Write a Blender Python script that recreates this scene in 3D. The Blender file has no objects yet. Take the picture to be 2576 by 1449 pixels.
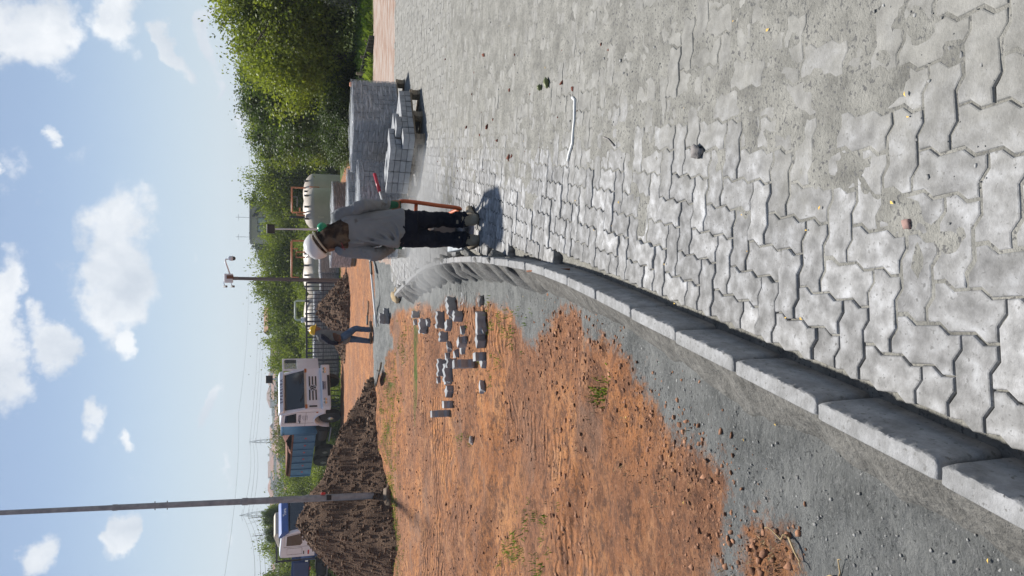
import bpy, bmesh, math, random
import numpy as np
from mathutils import Vector, Matrix, noise as mnoise
random.seed(7); RNG = np.random.default_rng(7)
sc = bpy.context.scene
C = sc.collection
rad = math.radians
# ------------------------------------------------------------------ camera (the photograph was taken with the phone turned: up is image-left)
F, CX, CY, VH = 1935.0, 1288.0, 724.5, 690.0      # in the 2576 x 1449 scale of the photo
TH = math.atan((CX - VH) / F)
CAMH = 1.5
S = 0.0454                                         # the yard falls away from the camera
cT, sT = math.cos(TH), math.sin(TH)
FW = Vector((0, cT, -sT)); DN = Vector((0, -sT, -cT)); RT = Vector((1, 0, 0))
cam_d = bpy.data.cameras.new('camera'); cam = bpy.data.objects.new('camera', cam_d); C.objects.link(cam)
m = Matrix((DN, RT, -FW)).transposed().to_4x4(); m.translation = (0, 0, CAMH)
cam.matrix_world = m
cam_d.sensor_fit = 'HORIZONTAL'; cam_d.sensor_width = 36; cam_d.lens = 36 * F / 2576
cam_d.clip_start = 0.05; cam_d.clip_end = 6000
sc.camera = cam
# ------------------------------------------------------------------ light
SUN_EL, SUN_AZ = rad(56), rad(-6)                 # azimuth from +Y towards +X
sun_d = bpy.data.lights.new('sun', 'SUN'); sun = bpy.data.objects.new('sun', sun_d); C.objects.link(sun)
sun_d.energy = 5.0; sun_d.angle = rad(2.4); sun_d.color = (1, 0.95, 0.88)
to_sun = Vector((math.sin(SUN_AZ) * math.cos(SUN_EL), math.cos(SUN_AZ) * math.cos(SUN_EL), math.sin(SUN_EL)))
sun.rotation_euler = to_sun.to_track_quat('Z', 'Y').to_euler(); sun.location = (0, 0, 30)
sc.view_settings.view_transform = 'Standard'; sc.view_settings.look = 'None'
sc.view_settings.exposure = 0.47; sc.view_settings.gamma = 1.0
W = bpy.data.worlds.new('World'); sc.world = W; W.use_nodes = True

def ray(x, y):
    return (FW * F + DN * (x - CX) + RT * (CY - y)) / F
def vp(x, y, Y):
    r = ray(x, y); t = Y / r.y
    return Vector((r.x * t, Y, CAMH + r.z * t))
def gpl(x, y, off=0.0):
    r = ray(x, y); t = (off - CAMH) / (r.z + S * r.y)
    return Vector((r.x * t, r.y * t, CAMH + r.z * t))

def build_world():
    nt = W.node_tree; N = nt.nodes; L = nt.links; N.clear()
    out = N.new('ShaderNodeOutputWorld'); bg = N.new('ShaderNodeBackground')
    sky = N.new('ShaderNodeTexSky'); sky.sky_type = 'NISHITA'; sky.sun_disc = False
    sky.sun_elevation = SUN_EL; sky.sun_rotation = SUN_AZ
    sky.altitude = 600; sky.air_density = 1.0; sky.dust_density = .9; sky.ozone_density = 2.2
    tc = N.new('ShaderNodeTexCoord')
    def math_(op, a, b=None, c=None, clamp=False):
        n = N.new('ShaderNodeMath'); n.operation = op; n.use_clamp = clamp
        for i, v in enumerate((a, b, c)):
            if v is None: continue
            if hasattr(v, 'is_linked'): L.new(v, n.inputs[i])
            else: n.inputs[i].default_value = v
        return n.outputs[0]
    # noise warp of the direction
    nz = N.new('ShaderNodeTexNoise'); nz.inputs['Scale'].default_value = 7; nz.inputs['Detail'].default_value = 7; nz.inputs['Roughness'].default_value = 0.6
    L.new(tc.outputs['Generated'], nz.inputs['Vector'])
    vs = N.new('ShaderNodeVectorMath'); vs.operation = 'SUBTRACT'; L.new(nz.outputs['Color'], vs.inputs[0]); vs.inputs[1].default_value = (.5, .5, .5)
    vm = N.new('ShaderNodeVectorMath'); vm.operation = 'SCALE'; L.new(vs.outputs[0], vm.inputs[0]); vm.inputs['Scale'].default_value = 0.13
    va = N.new('ShaderNodeVectorMath'); va.operation = 'ADD'; L.new(tc.outputs['Generated'], va.inputs[0]); L.new(vm.outputs[0], va.inputs[1])
    # each cloud bank: centre px, half height px (image x), half width px (image y), weight
    banks = [(325, 690, 85, 215, 1.0), (150, 860, 60, 95, .95), (15, 840, 62, 230, .9), (70, 60, 110, 110, 1.0), (310, 40, 70, 95, .85),
             (425, 110, 30, 70, .95), (520, 75, 28, 85, .9), (280, 1345, 34, 85, 1.0), (525, 990, 20, 75, .75), (320, 1095, 22, 26, .5),
             (235, 1045, 32, 55, .62), (170, 325, 20, 40, .55), (120, 1415, 40, 60, .6), (560, 1180, 18, 90, .5), (500, 640, 16, 45, .35),
             (5, 400, 26, 36, .55), (530, 210, 16, 60, .5), (540, 1340, 16, 60, .45), (590, 300, 24, 60, .35), (350, 880, 34, 60, .8)]
    acc = None
    for bx, by, hx, hy, w in banks:
        d = ray(bx, by).normalized(); d2 = ray(bx - hx, by).normalized()
        up = (d2 - d); up = (up - d * up.dot(d)).normalized(); side = up.cross(d)
        R = Matrix((side, d, up)).transposed()
        mp = N.new('ShaderNodeMapping'); mp.vector_type = 'TEXTURE'
        L.new(va.outputs[0], mp.inputs['Vector'])
        mp.inputs['Location'].default_value = d; mp.inputs['Rotation'].default_value = R.to_euler()
        mp.inputs['Scale'].default_value = (hy / F * .86, 0.3, hx / F * .84)
        ln = N.new('ShaderNodeVectorMath'); ln.operation = 'LENGTH'; L.new(mp.outputs[0], ln.inputs[0])
        v = math_('MULTIPLY', math_('SUBTRACT', 1.25, ln.outputs['Value'], clamp=True), w)
        acc = v if acc is None else math_('MAXIMUM', acc, v)
    # the same kind of clouds all over the sky
    n2 = N.new('ShaderNodeTexNoise'); n2.inputs['Scale'].default_value = 3.2; n2.inputs['Detail'].default_value = 8; n2.inputs['Roughness'].default_value = .55
    mp = N.new('ShaderNodeMapping'); mp.inputs['Scale'].default_value = (1, 1, 2.2); mp.inputs['Location'].default_value = (3.1, 1.7, .4)
    L.new(va.outputs[0], mp.inputs['Vector']); L.new(mp.outputs[0], n2.inputs['Vector'])
    gen = math_('MULTIPLY', math_('SUBTRACT', n2.outputs['Fac'], .52, clamp=True), 1.6)
    n3 = N.new('ShaderNodeTexNoise'); n3.inputs['Scale'].default_value = 24; n3.inputs['Detail'].default_value = 8; n3.inputs['Roughness'].default_value = .62
    L.new(tc.outputs['Generated'], n3.inputs['Vector'])
    dens = math_('ADD', math_('MAXIMUM', acc, gen), math_('MULTIPLY', math_('SUBTRACT', n3.outputs['Fac'], .5), 1.25))
    fac = N.new('ShaderNodeMapRange'); fac.interpolation_type = 'SMOOTHSTEP'; L.new(dens, fac.inputs['Value'])
    fac.inputs['From Min'].default_value = .2; fac.inputs['From Max'].default_value = .62; fac.inputs['To Max'].default_value = .88
    # soft shading inside the clouds
    n4 = N.new('ShaderNodeTexNoise'); n4.inputs['Scale'].default_value = 11; n4.inputs['Detail'].default_value = 6
    L.new(va.outputs[0], n4.inputs['Vector'])
    cr = N.new('ShaderNodeValToRGB'); L.new(n4.outputs['Fac'], cr.inputs[0])
    cr.color_ramp.elements[0].position = .34; cr.color_ramp.elements[0].color = (6.6, 7.2, 8.0, 1)
    cr.color_ramp.elements[1].position = .62; cr.color_ramp.elements[1].color = (11.0, 11.1, 11.2, 1)
    # pale moist air towards the horizon, all round
    sx = N.new('ShaderNodeSeparateXYZ'); L.new(tc.outputs['Generated'], sx.inputs[0])
    hz = N.new('ShaderNodeMapRange'); hz.interpolation_type = 'SMOOTHSTEP'; L.new(sx.outputs['Z'], hz.inputs['Value'])
    hz.inputs['From Min'].default_value = -.02; hz.inputs['From Max'].default_value = .26; hz.inputs['To Min'].default_value = .8; hz.inputs['To Max'].default_value = .06
    mx0 = N.new('ShaderNodeMixRGB'); L.new(hz.outputs[0], mx0.inputs['Fac']); L.new(sky.outputs[0], mx0.inputs['Color1']); mx0.inputs['Color2'].default_value = (6.2, 7.3, 8.3, 1)
    mx = N.new('ShaderNodeMixRGB'); L.new(fac.outputs[0], mx.inputs['Fac']); L.new(mx0.outputs[0], mx.inputs['Color1']); L.new(cr.outputs[0], mx.inputs['Color2'])
    L.new(mx.outputs[0], bg.inputs['Color']); bg.inputs['Strength'].default_value = .067
    L.new(bg.outputs[0], out.inputs['Surface'])
build_world()

# ------------------------------------------------------------------ helpers
def tag(o, label=None, cat=None, group=None, kind=None):
    if label: o['label'] = label
    if cat: o['category'] = cat
    if group: o['group'] = group
    if kind: o['kind'] = kind
    return o
def empty(name, loc=(0, 0, 0), rot=(0, 0, 0)):
    o = bpy.data.objects.new(name, None); C.objects.link(o); o.location = loc; o.rotation_euler = rot; o.empty_display_size = .1
    return o
def link(name, me, parent=None, mat=None):
    o = bpy.data.objects.new(name, me); C.objects.link(o)
    if parent: o.parent = parent
    if mat and not me.materials: me.materials.append(mat)
    return o
class MB:
    def __init__(s): s.v = []; s.f = []
    def add(s, vs, fs):
        n = len(s.v); s.v.extend([tuple(v) for v in vs]); s.f.extend([tuple(i + n for i in f) for f in fs]); return s
    def box(s, c, d, rot=None, bev=0.0):
        x, y, z = (k / 2 for k in d)
        if bev > 0:
            b = min(bev, x * .9, y * .9, z * .9); bm = bmesh.new(); bmesh.ops.create_cube(bm, size=1)
            for v in bm.verts: v.co = Vector((v.co.x * 2 * x, v.co.y * 2 * y, v.co.z * 2 * z))
            bmesh.ops.bevel(bm, geom=bm.edges[:], offset=b, segments=2, profile=.5, affect='EDGES')
            vs = [v.co.copy() for v in bm.verts]; fs = [[v.index for v in f.verts] for f in bm.faces]; bm.free()
        else:
            vs = [Vector((a * x, b * y, c_ * z)) for a in (-1, 1) for b in (-1, 1) for c_ in (-1, 1)]
            fs = [(0, 1, 3, 2), (4, 6, 7, 5), (0, 4, 5, 1), (2, 3, 7, 6), (0, 2, 6, 4), (1, 5, 7, 3)]
        if rot is not None: vs = [rot @ v for v in vs]
        return s.add([v + Vector(c) for v in vs], fs)
    def tube(s, pts, r, seg=10, cap=True, closed=False):
        pts = [Vector(p) for p in pts]; n = len(pts)
        rs = r if isinstance(r, (list, tuple)) else [r] * n
        t0 = (pts[1] - pts[0]).normalized(); a = Vector((0, 0, 1)) if abs(t0.z) < .9 else Vector((1, 0, 0))
        u = t0.cross(a).normalized(); vs = []
        for i, p in enumerate(pts):
            t = (pts[min(i + 1, n - 1)] - pts[max(i - 1, 0)]).normalized() if not closed else (pts[(i + 1) % n] - pts[i - 1]).normalized()
            u = (u - t * u.dot(t)).normalized(); w = t.cross(u)
            q = rs[i]; qa, qb = q if isinstance(q, (tuple, list)) else (q, q)
            for k in range(seg):
                an = 2 * math.pi * k / seg; vs.append(p + u * math.cos(an) * qa + w * math.sin(an) * qb)
        fs = []
        for i in range(n if closed else n - 1):
            j = (i + 1) % n
            for k in range(seg):
                l = (k + 1) % seg; fs.append((i * seg + k, i * seg + l, j * seg + l, j * seg + k))
        if cap and not closed:
            fs.append(tuple(range(seg))[::-1]); fs.append(tuple((n - 1) * seg + k for k in range(seg)))
        return s.add(vs, fs)
    def lathe(s, prof, seg=24, c=(0, 0, 0), R=None):
        vs = []; n = len(prof)
        for k in range(seg):
            a = 2 * math.pi * k / seg
            for r, z in prof: vs.append(Vector((r * math.cos(a), r * math.sin(a), z)))
        if R is not None: vs = [R @ v for v in vs]
        vs = [v + Vector(c) for v in vs]; fs = []
        for k in range(seg):
            l = (k + 1) % seg
            for i in range(n - 1): fs.append((k * n + i, l * n + i, l * n + i + 1, k * n + i + 1))
        if prof[0][0] > 1e-4: fs.append(tuple(k * n for k in range(seg))[::-1])
        if prof[-1][0] > 1e-4: fs.append(tuple(k * n + n - 1 for k in range(seg)))
        return s.add(vs, fs)
    def prism(s, poly, axis, a, b, fr=None):
        """poly: 2d points; extruded along axis (0,1,2) from a to b"""
        def put(p, t):
            if axis == 0: return Vector((t, p[0], p[1]))
            if axis == 1: return Vector((p[0], t, p[1]))
            return Vector((p[0], p[1], t))
        n = len(poly); vs = [put(p, a) for p in poly] + [put(p, b) for p in poly]
        fs = [tuple(range(n))[::-1], tuple(range(n, 2 * n))] + [(i, (i + 1) % n, n + (i + 1) % n, n + i) for i in range(n)]
        return s.add(vs, fs)
    def mesh(s, name, smooth=False):
        me = bpy.data.meshes.new(name); me.from_pydata(s.v, [], s.f)
        if smooth: me.shade_smooth()
        return me
    def build(s, name, mat, parent=None, smooth=False, fix=True, auto=None):
        me = s.mesh(name)
        if fix:
            bm = bmesh.new(); bm.from_mesh(me); bmesh.ops.recalc_face_normals(bm, faces=bm.faces); bm.to_mesh(me); bm.free()
        if smooth: me.shade_smooth()
        if auto: 
            me.shade_smooth()
            me.set_sharp_from_angle(angle=rad(auto))
        return link(name, me, parent, mat)
def quads_mesh(name, V, Q, mat, parent=None, smooth=False):
    me = bpy.data.meshes.new(name); V = np.asarray(V, np.float32); Q = np.asarray(Q, np.int32)
    me.vertices.add(len(V)); me.vertices.foreach_set('co', V.ravel())
    k = Q.shape[1]
    me.loops.add(Q.size); me.loops.foreach_set('vertex_index', Q.ravel())
    me.polygons.add(len(Q)); me.polygons.foreach_set('loop_start', np.arange(0, Q.size, k, dtype=np.int32))
    me.update(calc_edges=True)
    if smooth: me.shade_smooth()
    return link(name, me, parent, mat)
def fattr(me, name, arr):
    a = me.attributes.new(name, 'FLOAT', 'POINT'); a.data.foreach_set('value', np.asarray(arr, np.float32))
# value noise
_T = RNG.random((256, 256))
def vnoise(x, y):
    x = np.asarray(x, float); y = np.asarray(y, float)
    xi = np.floor(x).astype(int); yi = np.floor(y).astype(int); fx = x - xi; fy = y - yi
    fx = fx * fx * (3 - 2 * fx); fy = fy * fy * (3 - 2 * fy)
    g = lambda i, j: _T[i & 255, j & 255]
    return (g(xi, yi) * (1 - fx) + g(xi + 1, yi) * fx) * (1 - fy) + (g(xi, yi + 1) * (1 - fx) + g(xi + 1, yi + 1) * fx) * fy
def fbm(x, y, o=4, rough=.5):
    s = 0; a = 1; t = 0; f = 1
    for k in range(o):
        s = s + a * vnoise(x * f + 17.3 * k, y * f + 5.1 * k); t += a; a *= rough; f *= 2.03
    return s / t
def sstep(a, b, x):
    t = np.clip((x - a) / (b - a), 0, 1); return t * t * (3 - 2 * t)
def rotz(a): return Matrix.Rotation(a, 3, 'Z')

# ------------------------------------------------------------------ materials
def mat(name, cols, scale=6, rough=.8, bump=0.0, bscale=40, detail=6, coord='Object', metal=0.0, rnd=0.0, spec=.4, attr=None, stretch=None, ramp=(.3, .7), bdist=.01, speck=None, rrange=None, nrough=.55, alpha=None):
    m = bpy.data.materials.new(name); m.use_nodes = True; nt = m.node_tree; N = nt.nodes; L = nt.links
    b = N['Principled BSDF']; b.inputs['Roughness'].default_value = rough; b.inputs['Metallic'].default_value = metal
    b.inputs['Specular IOR Level'].default_value = spec
    tc = N.new('ShaderNodeTexCoord'); geo = N.new('ShaderNodeNewGeometry')
    v = geo.outputs['Position'] if coord == 'World' else tc.outputs['Object']
    oi = N.new('ShaderNodeObjectInfo')
    if coord != 'World':   # copies do not repeat their pattern
        ad = N.new('ShaderNodeVectorMath'); ad.operation = 'ADD'; cb = N.new('ShaderNodeCombineXYZ')
        ml = N.new('ShaderNodeMath'); ml.operation = 'MULTIPLY'; L.new(oi.outputs['Random'], ml.inputs[0]); ml.inputs[1].default_value = 40
        L.new(ml.outputs[0], cb.inputs[0]); L.new(ml.outputs[0], cb.inputs[1]); L.new(v, ad.inputs[0]); L.new(cb.outputs[0], ad.inputs[1]); v = ad.outputs[0]
    if stretch:
        mp = N.new('ShaderNodeMapping'); mp.inputs['Scale'].default_value = stretch; L.new(v, mp.inputs[0]); v = mp.outputs[0]
    nz = N.new('ShaderNodeTexNoise'); nz.inputs['Scale'].default_value = scale; nz.inputs['Detail'].default_value = detail; nz.inputs['Roughness'].default_value = nrough
    L.new(v, nz.inputs['Vector'])
    cr = N.new('ShaderNodeValToRGB'); L.new(nz.outputs['Fac'], cr.inputs[0]); e = cr.color_ramp.elements
    n = len(cols)
    for i, c in enumerate(cols):
        p = ramp[0] + (ramp[1] - ramp[0]) * (i / max(1, n - 1))
        el = e[i] if i < 2 else e.new(p)
        el.position = p; el.color = (*c, 1)
    if n == 1: e[1].color = (*cols[0], 1)
    col = cr.outputs[0]
    if speck:   # (scale, threshold, colour)
        s2 = N.new('ShaderNodeTexNoise'); s2.inputs['Scale'].default_value = speck[0]; s2.inputs['Detail'].default_value = 3; L.new(v, s2.inputs['Vector'])
        mr = N.new('ShaderNodeMapRange'); L.new(s2.outputs['Fac'], mr.inputs['Value']); mr.inputs['From Min'].default_value = speck[1]; mr.inputs['From Max'].default_value = speck[1] + .06
        mx = N.new('ShaderNodeMixRGB'); L.new(mr.outputs[0], mx.inputs['Fac']); L.new(col, mx.inputs['Color1']); mx.inputs['Color2'].default_value = (*speck[2], 1); col = mx.outputs[0]
    if rnd:
        ad = N.new('ShaderNodeMath'); ad.operation = 'ADD'; L.new(oi.outputs['Random'], ad.inputs[0]); L.new(geo.outputs['Random Per Island'], ad.inputs[1])
        fr = N.new('ShaderNodeMath'); fr.operation = 'FRACT'; L.new(ad.outputs[0], fr.inputs[0])
        mr = N.new('ShaderNodeMapRange'); L.new(fr.outputs[0], mr.inputs['Value']); mr.inputs['To Min'].default_value = 1 - rnd; mr.inputs['To Max'].default_value = 1 + rnd
        hs = N.new('ShaderNodeHueSaturation'); L.new(mr.outputs[0], hs.inputs['Value']); L.new(col, hs.inputs['Color']); col = hs.outputs[0]
    L.new(col, b.inputs['Base Color'])
    if bump:
        bn = N.new('ShaderNodeTexNoise'); bn.inputs['Scale'].default_value = bscale; bn.inputs['Detail'].default_value = 5; bn.inputs['Roughness'].default_value = .65; L.new(v, bn.inputs['Vector'])
        bp = N.new('ShaderNodeBump'); bp.inputs['Strength'].default_value = bump; bp.inputs['Distance'].default_value = bdist; L.new(bn.outputs['Fac'], bp.inputs['Height']); L.new(bp.outputs[0], b.inputs['Normal'])
    return m
def flat(name, c, rough=.5, metal=0.0, spec=.4, bump=0.0, bscale=30, var=.12, scale=3):
    return mat(name, [tuple(k * (1 - var) for k in c), tuple(min(1, k * (1 + var)) for k in c)], scale=scale, rough=rough, metal=metal, spec=spec, bump=bump, bscale=bscale)
def leafmat(name, dark, light, trans=.35):
    m = bpy.data.materials.new(name); m.use_nodes = True; nt = m.node_tree; N = nt.nodes; L = nt.links
    b = N['Principled BSDF']; b.inputs['Roughness'].default_value = .55; b.inputs['Specular IOR Level'].default_value = .3
    geo = N.new('ShaderNodeNewGeometry'); oi = N.new('ShaderNodeObjectInfo'); tc = N.new('ShaderNodeTexCoord')
    nz = N.new('ShaderNodeTexNoise'); nz.inputs['Scale'].default_value = .55; nz.inputs['Detail'].default_value = 2; L.new(geo.outputs['Position'], nz.inputs['Vector'])
    ad = N.new('ShaderNodeMath'); ad.operation = 'MULTIPLY_ADD'; L.new(geo.outputs['Random Per Island'], ad.inputs[0]); ad.inputs[1].default_value = .55; 
    m2 = N.new('ShaderNodeMath'); m2.operation = 'MULTIPLY_ADD'; L.new(nz.outputs['Fac'], m2.inputs[0]); m2.inputs[1].default_value = 1.9; m2.inputs[2].default_value = -.75
    L.new(m2.outputs[0], ad.inputs[2])
    a3 = N.new('ShaderNodeMath'); a3.operation = 'MULTIPLY_ADD'; L.new(oi.outputs['Random'], a3.inputs[0]); a3.inputs[1].default_value = .35; L.new(ad.outputs[0], a3.inputs[2]); a3.use_clamp = True
    cr = N.new('ShaderNodeValToRGB'); L.new(a3.outputs[0], cr.inputs[0]); cr.color_ramp.elements[0].color = (*dark, 1); cr.color_ramp.elements[1].color = (*light, 1)
    cr.color_ramp.elements[0].position = .1; cr.color_ramp.elements[1].position = 1
    L.new(cr.outputs[0], b.inputs['Base Color'])
    tr = N.new('ShaderNodeBsdfTranslucent'); hs = N.new('ShaderNodeHueSaturation'); hs.inputs['Value'].default_value = 1.5; hs.inputs['Saturation'].default_value = 1.1; L.new(cr.outputs[0], hs.inputs['Color']); L.new(hs.outputs[0], tr.inputs['Color'])
    mx = N.new('ShaderNodeMixShader'); mx.inputs[0].default_value = trans; L.new(b.outputs[0], mx.inputs[1]); L.new(tr.outputs[0], mx.inputs[2])
    L.new(mx.outputs[0], N['Material Output'].inputs['Surface'])
    return m
MT = {}
DUSTY = []
MT['paver'] = mat('paver_concrete', [(.16, .16, .157), (.27, .27, .268), (.42, .426, .434)], scale=17, rough=.9, bump=.55, bscale=130, rnd=.21, ramp=(.32, .70), speck=(75, .61, (.19, .19, .187)), bdist=.005)
MT['kerb'] = mat('kerb_concrete', [(.17, .17, .166), (.26, .262, .262), (.36, .364, .37)], scale=11, rough=.9, bump=.7, bscale=90, rnd=.09, bdist=.006, speck=(60, .62, (.17, .17, .165)), nrough=.7)
MT['mortar'] = mat('mortar', [(.11, .11, .105), (.2, .2, .19), (.28, .28, .27)], scale=12, rough=.95, bump=.9, bscale=50, bdist=.015)
MT['block'] = mat('block_concrete', [(.24, .25, .26), (.38, .39, .4)], scale=10, rough=.9, bump=.4, bscale=110, rnd=.14, bdist=.004)
MT['stone'] = mat('broken_stone', [(.13, .12, .115), (.3, .28, .27)], scale=20, rough=.9, bump=.5, bscale=60, rnd=.25)
MT['clod'] = mat('soil_clod', [(.20, .10, .06), (.36, .19, .11)], scale=12, rough=.95, bump=.6, bscale=50, rnd=.4)
MT['gravel'] = mat('grey_chips', [(.15, .15, .145), (.32, .32, .31)], scale=30, rough=.95, rnd=.3)
MT['wood'] = mat('pallet_wood', [(.16, .12, .085), (.36, .29, .2)], scale=3, rough=.85, bump=.4, bscale=20, stretch=(1, 14, 14), rnd=.2)
MT['galv'] = mat('galvanised_steel', [(.20, .225, .25), (.33, .36, .39)], scale=9, rough=.55, metal=.35, bump=.1)
MT['rust'] = mat('rusty_steel', [(.10, .04, .02), (.24, .10, .05)], scale=30, rough=.9, bump=.4)
MT['orange'] = mat('orange_paint', [(.42, .085, .025), (.55, .13, .04)], scale=10, rough=.5)
MT['orange_pvc'] = mat('orange_pipe', [(.62, .2, .09), (.72, .26, .12)], scale=4, rough=.45)
MT['tank'] = mat('tank_fibreglass', [(.40, .35, .29), (.50, .445, .375)], scale=1.4, rough=.5, bump=.05)
MT['steelblue'] = flat('fence_paint', (.018, .026, .05), .45)
MT['white'] = flat('white_paint', (.80, .83, .87), .3, var=.05)
MT['black'] = flat('black_plastic', (.015, .015, .017), .45)
MT['rubber'] = mat('tyre_rubber', [(.012, .012, .012), (.035, .033, .03)], scale=12, rough=.85, bump=.3)
MT['truckblue'] = mat('dump_body_blue', [(.05, .15, .27), (.085, .22, .36)], scale=3, rough=.5, bump=.1, speck=(7, .68, (.16, .07, .04)))
MT['deepblue'] = flat('flatbed_blue', (.015, .045, .16), .45)
MT['chassis'] = flat('chassis_black', (.02, .02, .021), .7)
MT['chrome'] = flat('bright_metal', (.6, .6, .6), .25, metal=.9)
MT['amber'] = flat('amber_lens', (.45, .14, .03), .3)
MT['red'] = flat('red_lens', (.5, .03, .03), .3)
MT['cream'] = flat('cream_paint', (.55, .48, .38), .6)
MT['pvcwhite'] = flat('white_pvc', (.78, .78, .76), .4)
MT['bark'] = mat('bark', [(.05, .04, .03), (.14, .11, .085)], scale=8, rough=.95, bump=.7, stretch=(1, 1, .2))
def glassmat(name, c=(.02, .025, .03)):
    m = bpy.data.materials.new(name); m.use_nodes = True; b = m.node_tree.nodes['Principled BSDF']
    b.inputs['Base Color'].default_value = (*c, 1); b.inputs['Roughness'].default_value = .06; b.inputs['Specular IOR Level'].default_value = .8
    return m
MT['glass'] = glassmat('window_glass')
def wrapmat():
    m = bpy.data.materials.new('stretch_film'); m.use_nodes = True; nt = m.node_tree; N = nt.nodes; L = nt.links
    b = N['Principled BSDF']; b.inputs['Base Color'].default_value = (.50, .51, .53, 1); b.inputs['Roughness'].default_value = .2
    tr = N.new('ShaderNodeBsdfTransparent'); tr.inputs['Color'].default_value = (.93, .94, .95, 1)
    tc = N.new('ShaderNodeTexCoord'); mp = N.new('ShaderNodeMapping'); mp.inputs['Scale'].default_value = (2.5, 2.5, 22); mp.inputs['Rotation'].default_value = (.25, .2, 0); L.new(tc.outputs['Object'], mp.inputs[0])
    nz = N.new('ShaderNodeTexNoise'); nz.inputs['Scale'].default_value = 1.6; nz.inputs['Detail'].default_value = 7; nz.inputs['Distortion'].default_value = .6; L.new(mp.outputs[0], nz.inputs['Vector'])
    mr = N.new('ShaderNodeMapRange'); L.new(nz.outputs['Fac'], mr.inputs['Value']); mr.inputs['From Min'].default_value = .35; mr.inputs['From Max'].default_value = .72; mr.inputs['To Min'].default_value = .22; mr.inputs['To Max'].default_value = .8; mr.inputs['From Min'].default_value = .46; mr.inputs['From Max'].default_value = .66  # whiter streaks are painted glints, over the film's own milky veil
    bp = N.new('ShaderNodeBump'); bp.inputs['Strength'].default_value = .8; bp.inputs['Distance'].default_value = .02; L.new(nz.outputs['Fac'], bp.inputs['Height']); L.new(bp.outputs[0], b.inputs['Normal'])
    mx = N.new('ShaderNodeMixShader'); L.new(mr.outputs[0], mx.inputs[0]); L.new(tr.outputs[0], mx.inputs[1]); L.new(b.outputs[0], mx.inputs[2])
    L.new(mx.outputs[0], N['Material Output'].inputs['Surface']); return m
MT['wrap'] = wrapmat()
# ------------------------------------------------------------------ kerb line, taken from the joints of the kerb (outer top edge, kerb top is 12 cm above the pavers)
KT = 0.12
kpx = [(2576, 1338), (2356, 1216), (2065, 1056), (1852, 941), (1706, 869), (1593, 804), (1504, 758), (1433, 721), (1375, 696), (1328, 681), (1283, 672),
       (1247, 667), (1216, 661), (1190, 659), (1165, 659), (1136, 660), (1109, 664), (1084, 671), (1060, 681), (1043, 694), (1026, 710), (1008, 728), (990, 747)]
kp = [gpl(x, y, KT) for x, y in kpx]
d0 = (kp[1] - kp[6]); d0.z = 0; d0.normalize()
kp = [Vector((kp[0].x + d0.x * 1.8, kp[0].y + d0.y * 1.8, 0))] + kp
K = np.array([(p.x, p.y) for p in kp])
seg = np.diff(K, axis=0); sl = np.hypot(seg[:, 0], seg[:, 1]); cum = np.concatenate([[0], np.cumsum(sl)])
def kpoint(s):
    s = np.clip(s, 0, cum[-1]); return np.stack([np.interp(s, cum, K[:, 0]), np.interp(s, cum, K[:, 1])], -1)
# smooth the path a little
_s = np.linspace(0, cum[-1], 120); KS = kpoint(_s)
for _ in range(6): KS[1:-1] = KS[:-2] * .25 + KS[1:-1] * .5 + KS[2:] * .25
K = KS; seg = np.diff(K, axis=0); sl = np.hypot(seg[:, 0], seg[:, 1]); cum = np.concatenate([[0], np.cumsum(sl)])
def kdist(x, y):
    """signed distance from the outer kerb edge; positive on the paved side"""
    x = np.asarray(x, float); y = np.asarray(y, float); best = np.full(x.shape, 1e9); sg = np.ones(x.shape)
    for i in range(len(K) - 1):
        ax, ay = K[i]; dx, dy = seg[i]; t = np.clip(((x - ax) * dx + (y - ay) * dy) / (sl[i] ** 2), 0, 1)
        ex = x - ax - t * dx; ey = y - ay - t * dy; d = np.hypot(ex, ey); cr = dx * ey - dy * ex
        m = d < best - 1e-9; best = np.where(m, d, best); sg = np.where(m, np.where(cr > 0, -1, 1), sg)
    return best * sg
def inpoly(x, y, P):
    x = np.asarray(x, float); y = np.asarray(y, float); r = np.zeros(x.shape, bool); n = len(P)
    for i in range(n):
        x1, y1 = P[i][0], P[i][1]; x2, y2 = P[(i + 1) % n][0], P[(i + 1) % n][1]
        if abs(y2 - y1) < 1e-9: continue
        c = ((y1 > y) != (y2 > y)) & (x < (x2 - x1) * (y - y1) / (y2 - y1) + x1); r ^= c
    return r
FAR_EDGE = [tuple(gpl(x, y, 0).xy) for x, y in ((992, 742), (984, 701), (983, 640), (990, 300), (994, 0))] + [(14, 13.2)]
PAVE = [tuple(p) for p in K] + FAR_EDGE[1:] + [(14, -1.2)]
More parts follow.
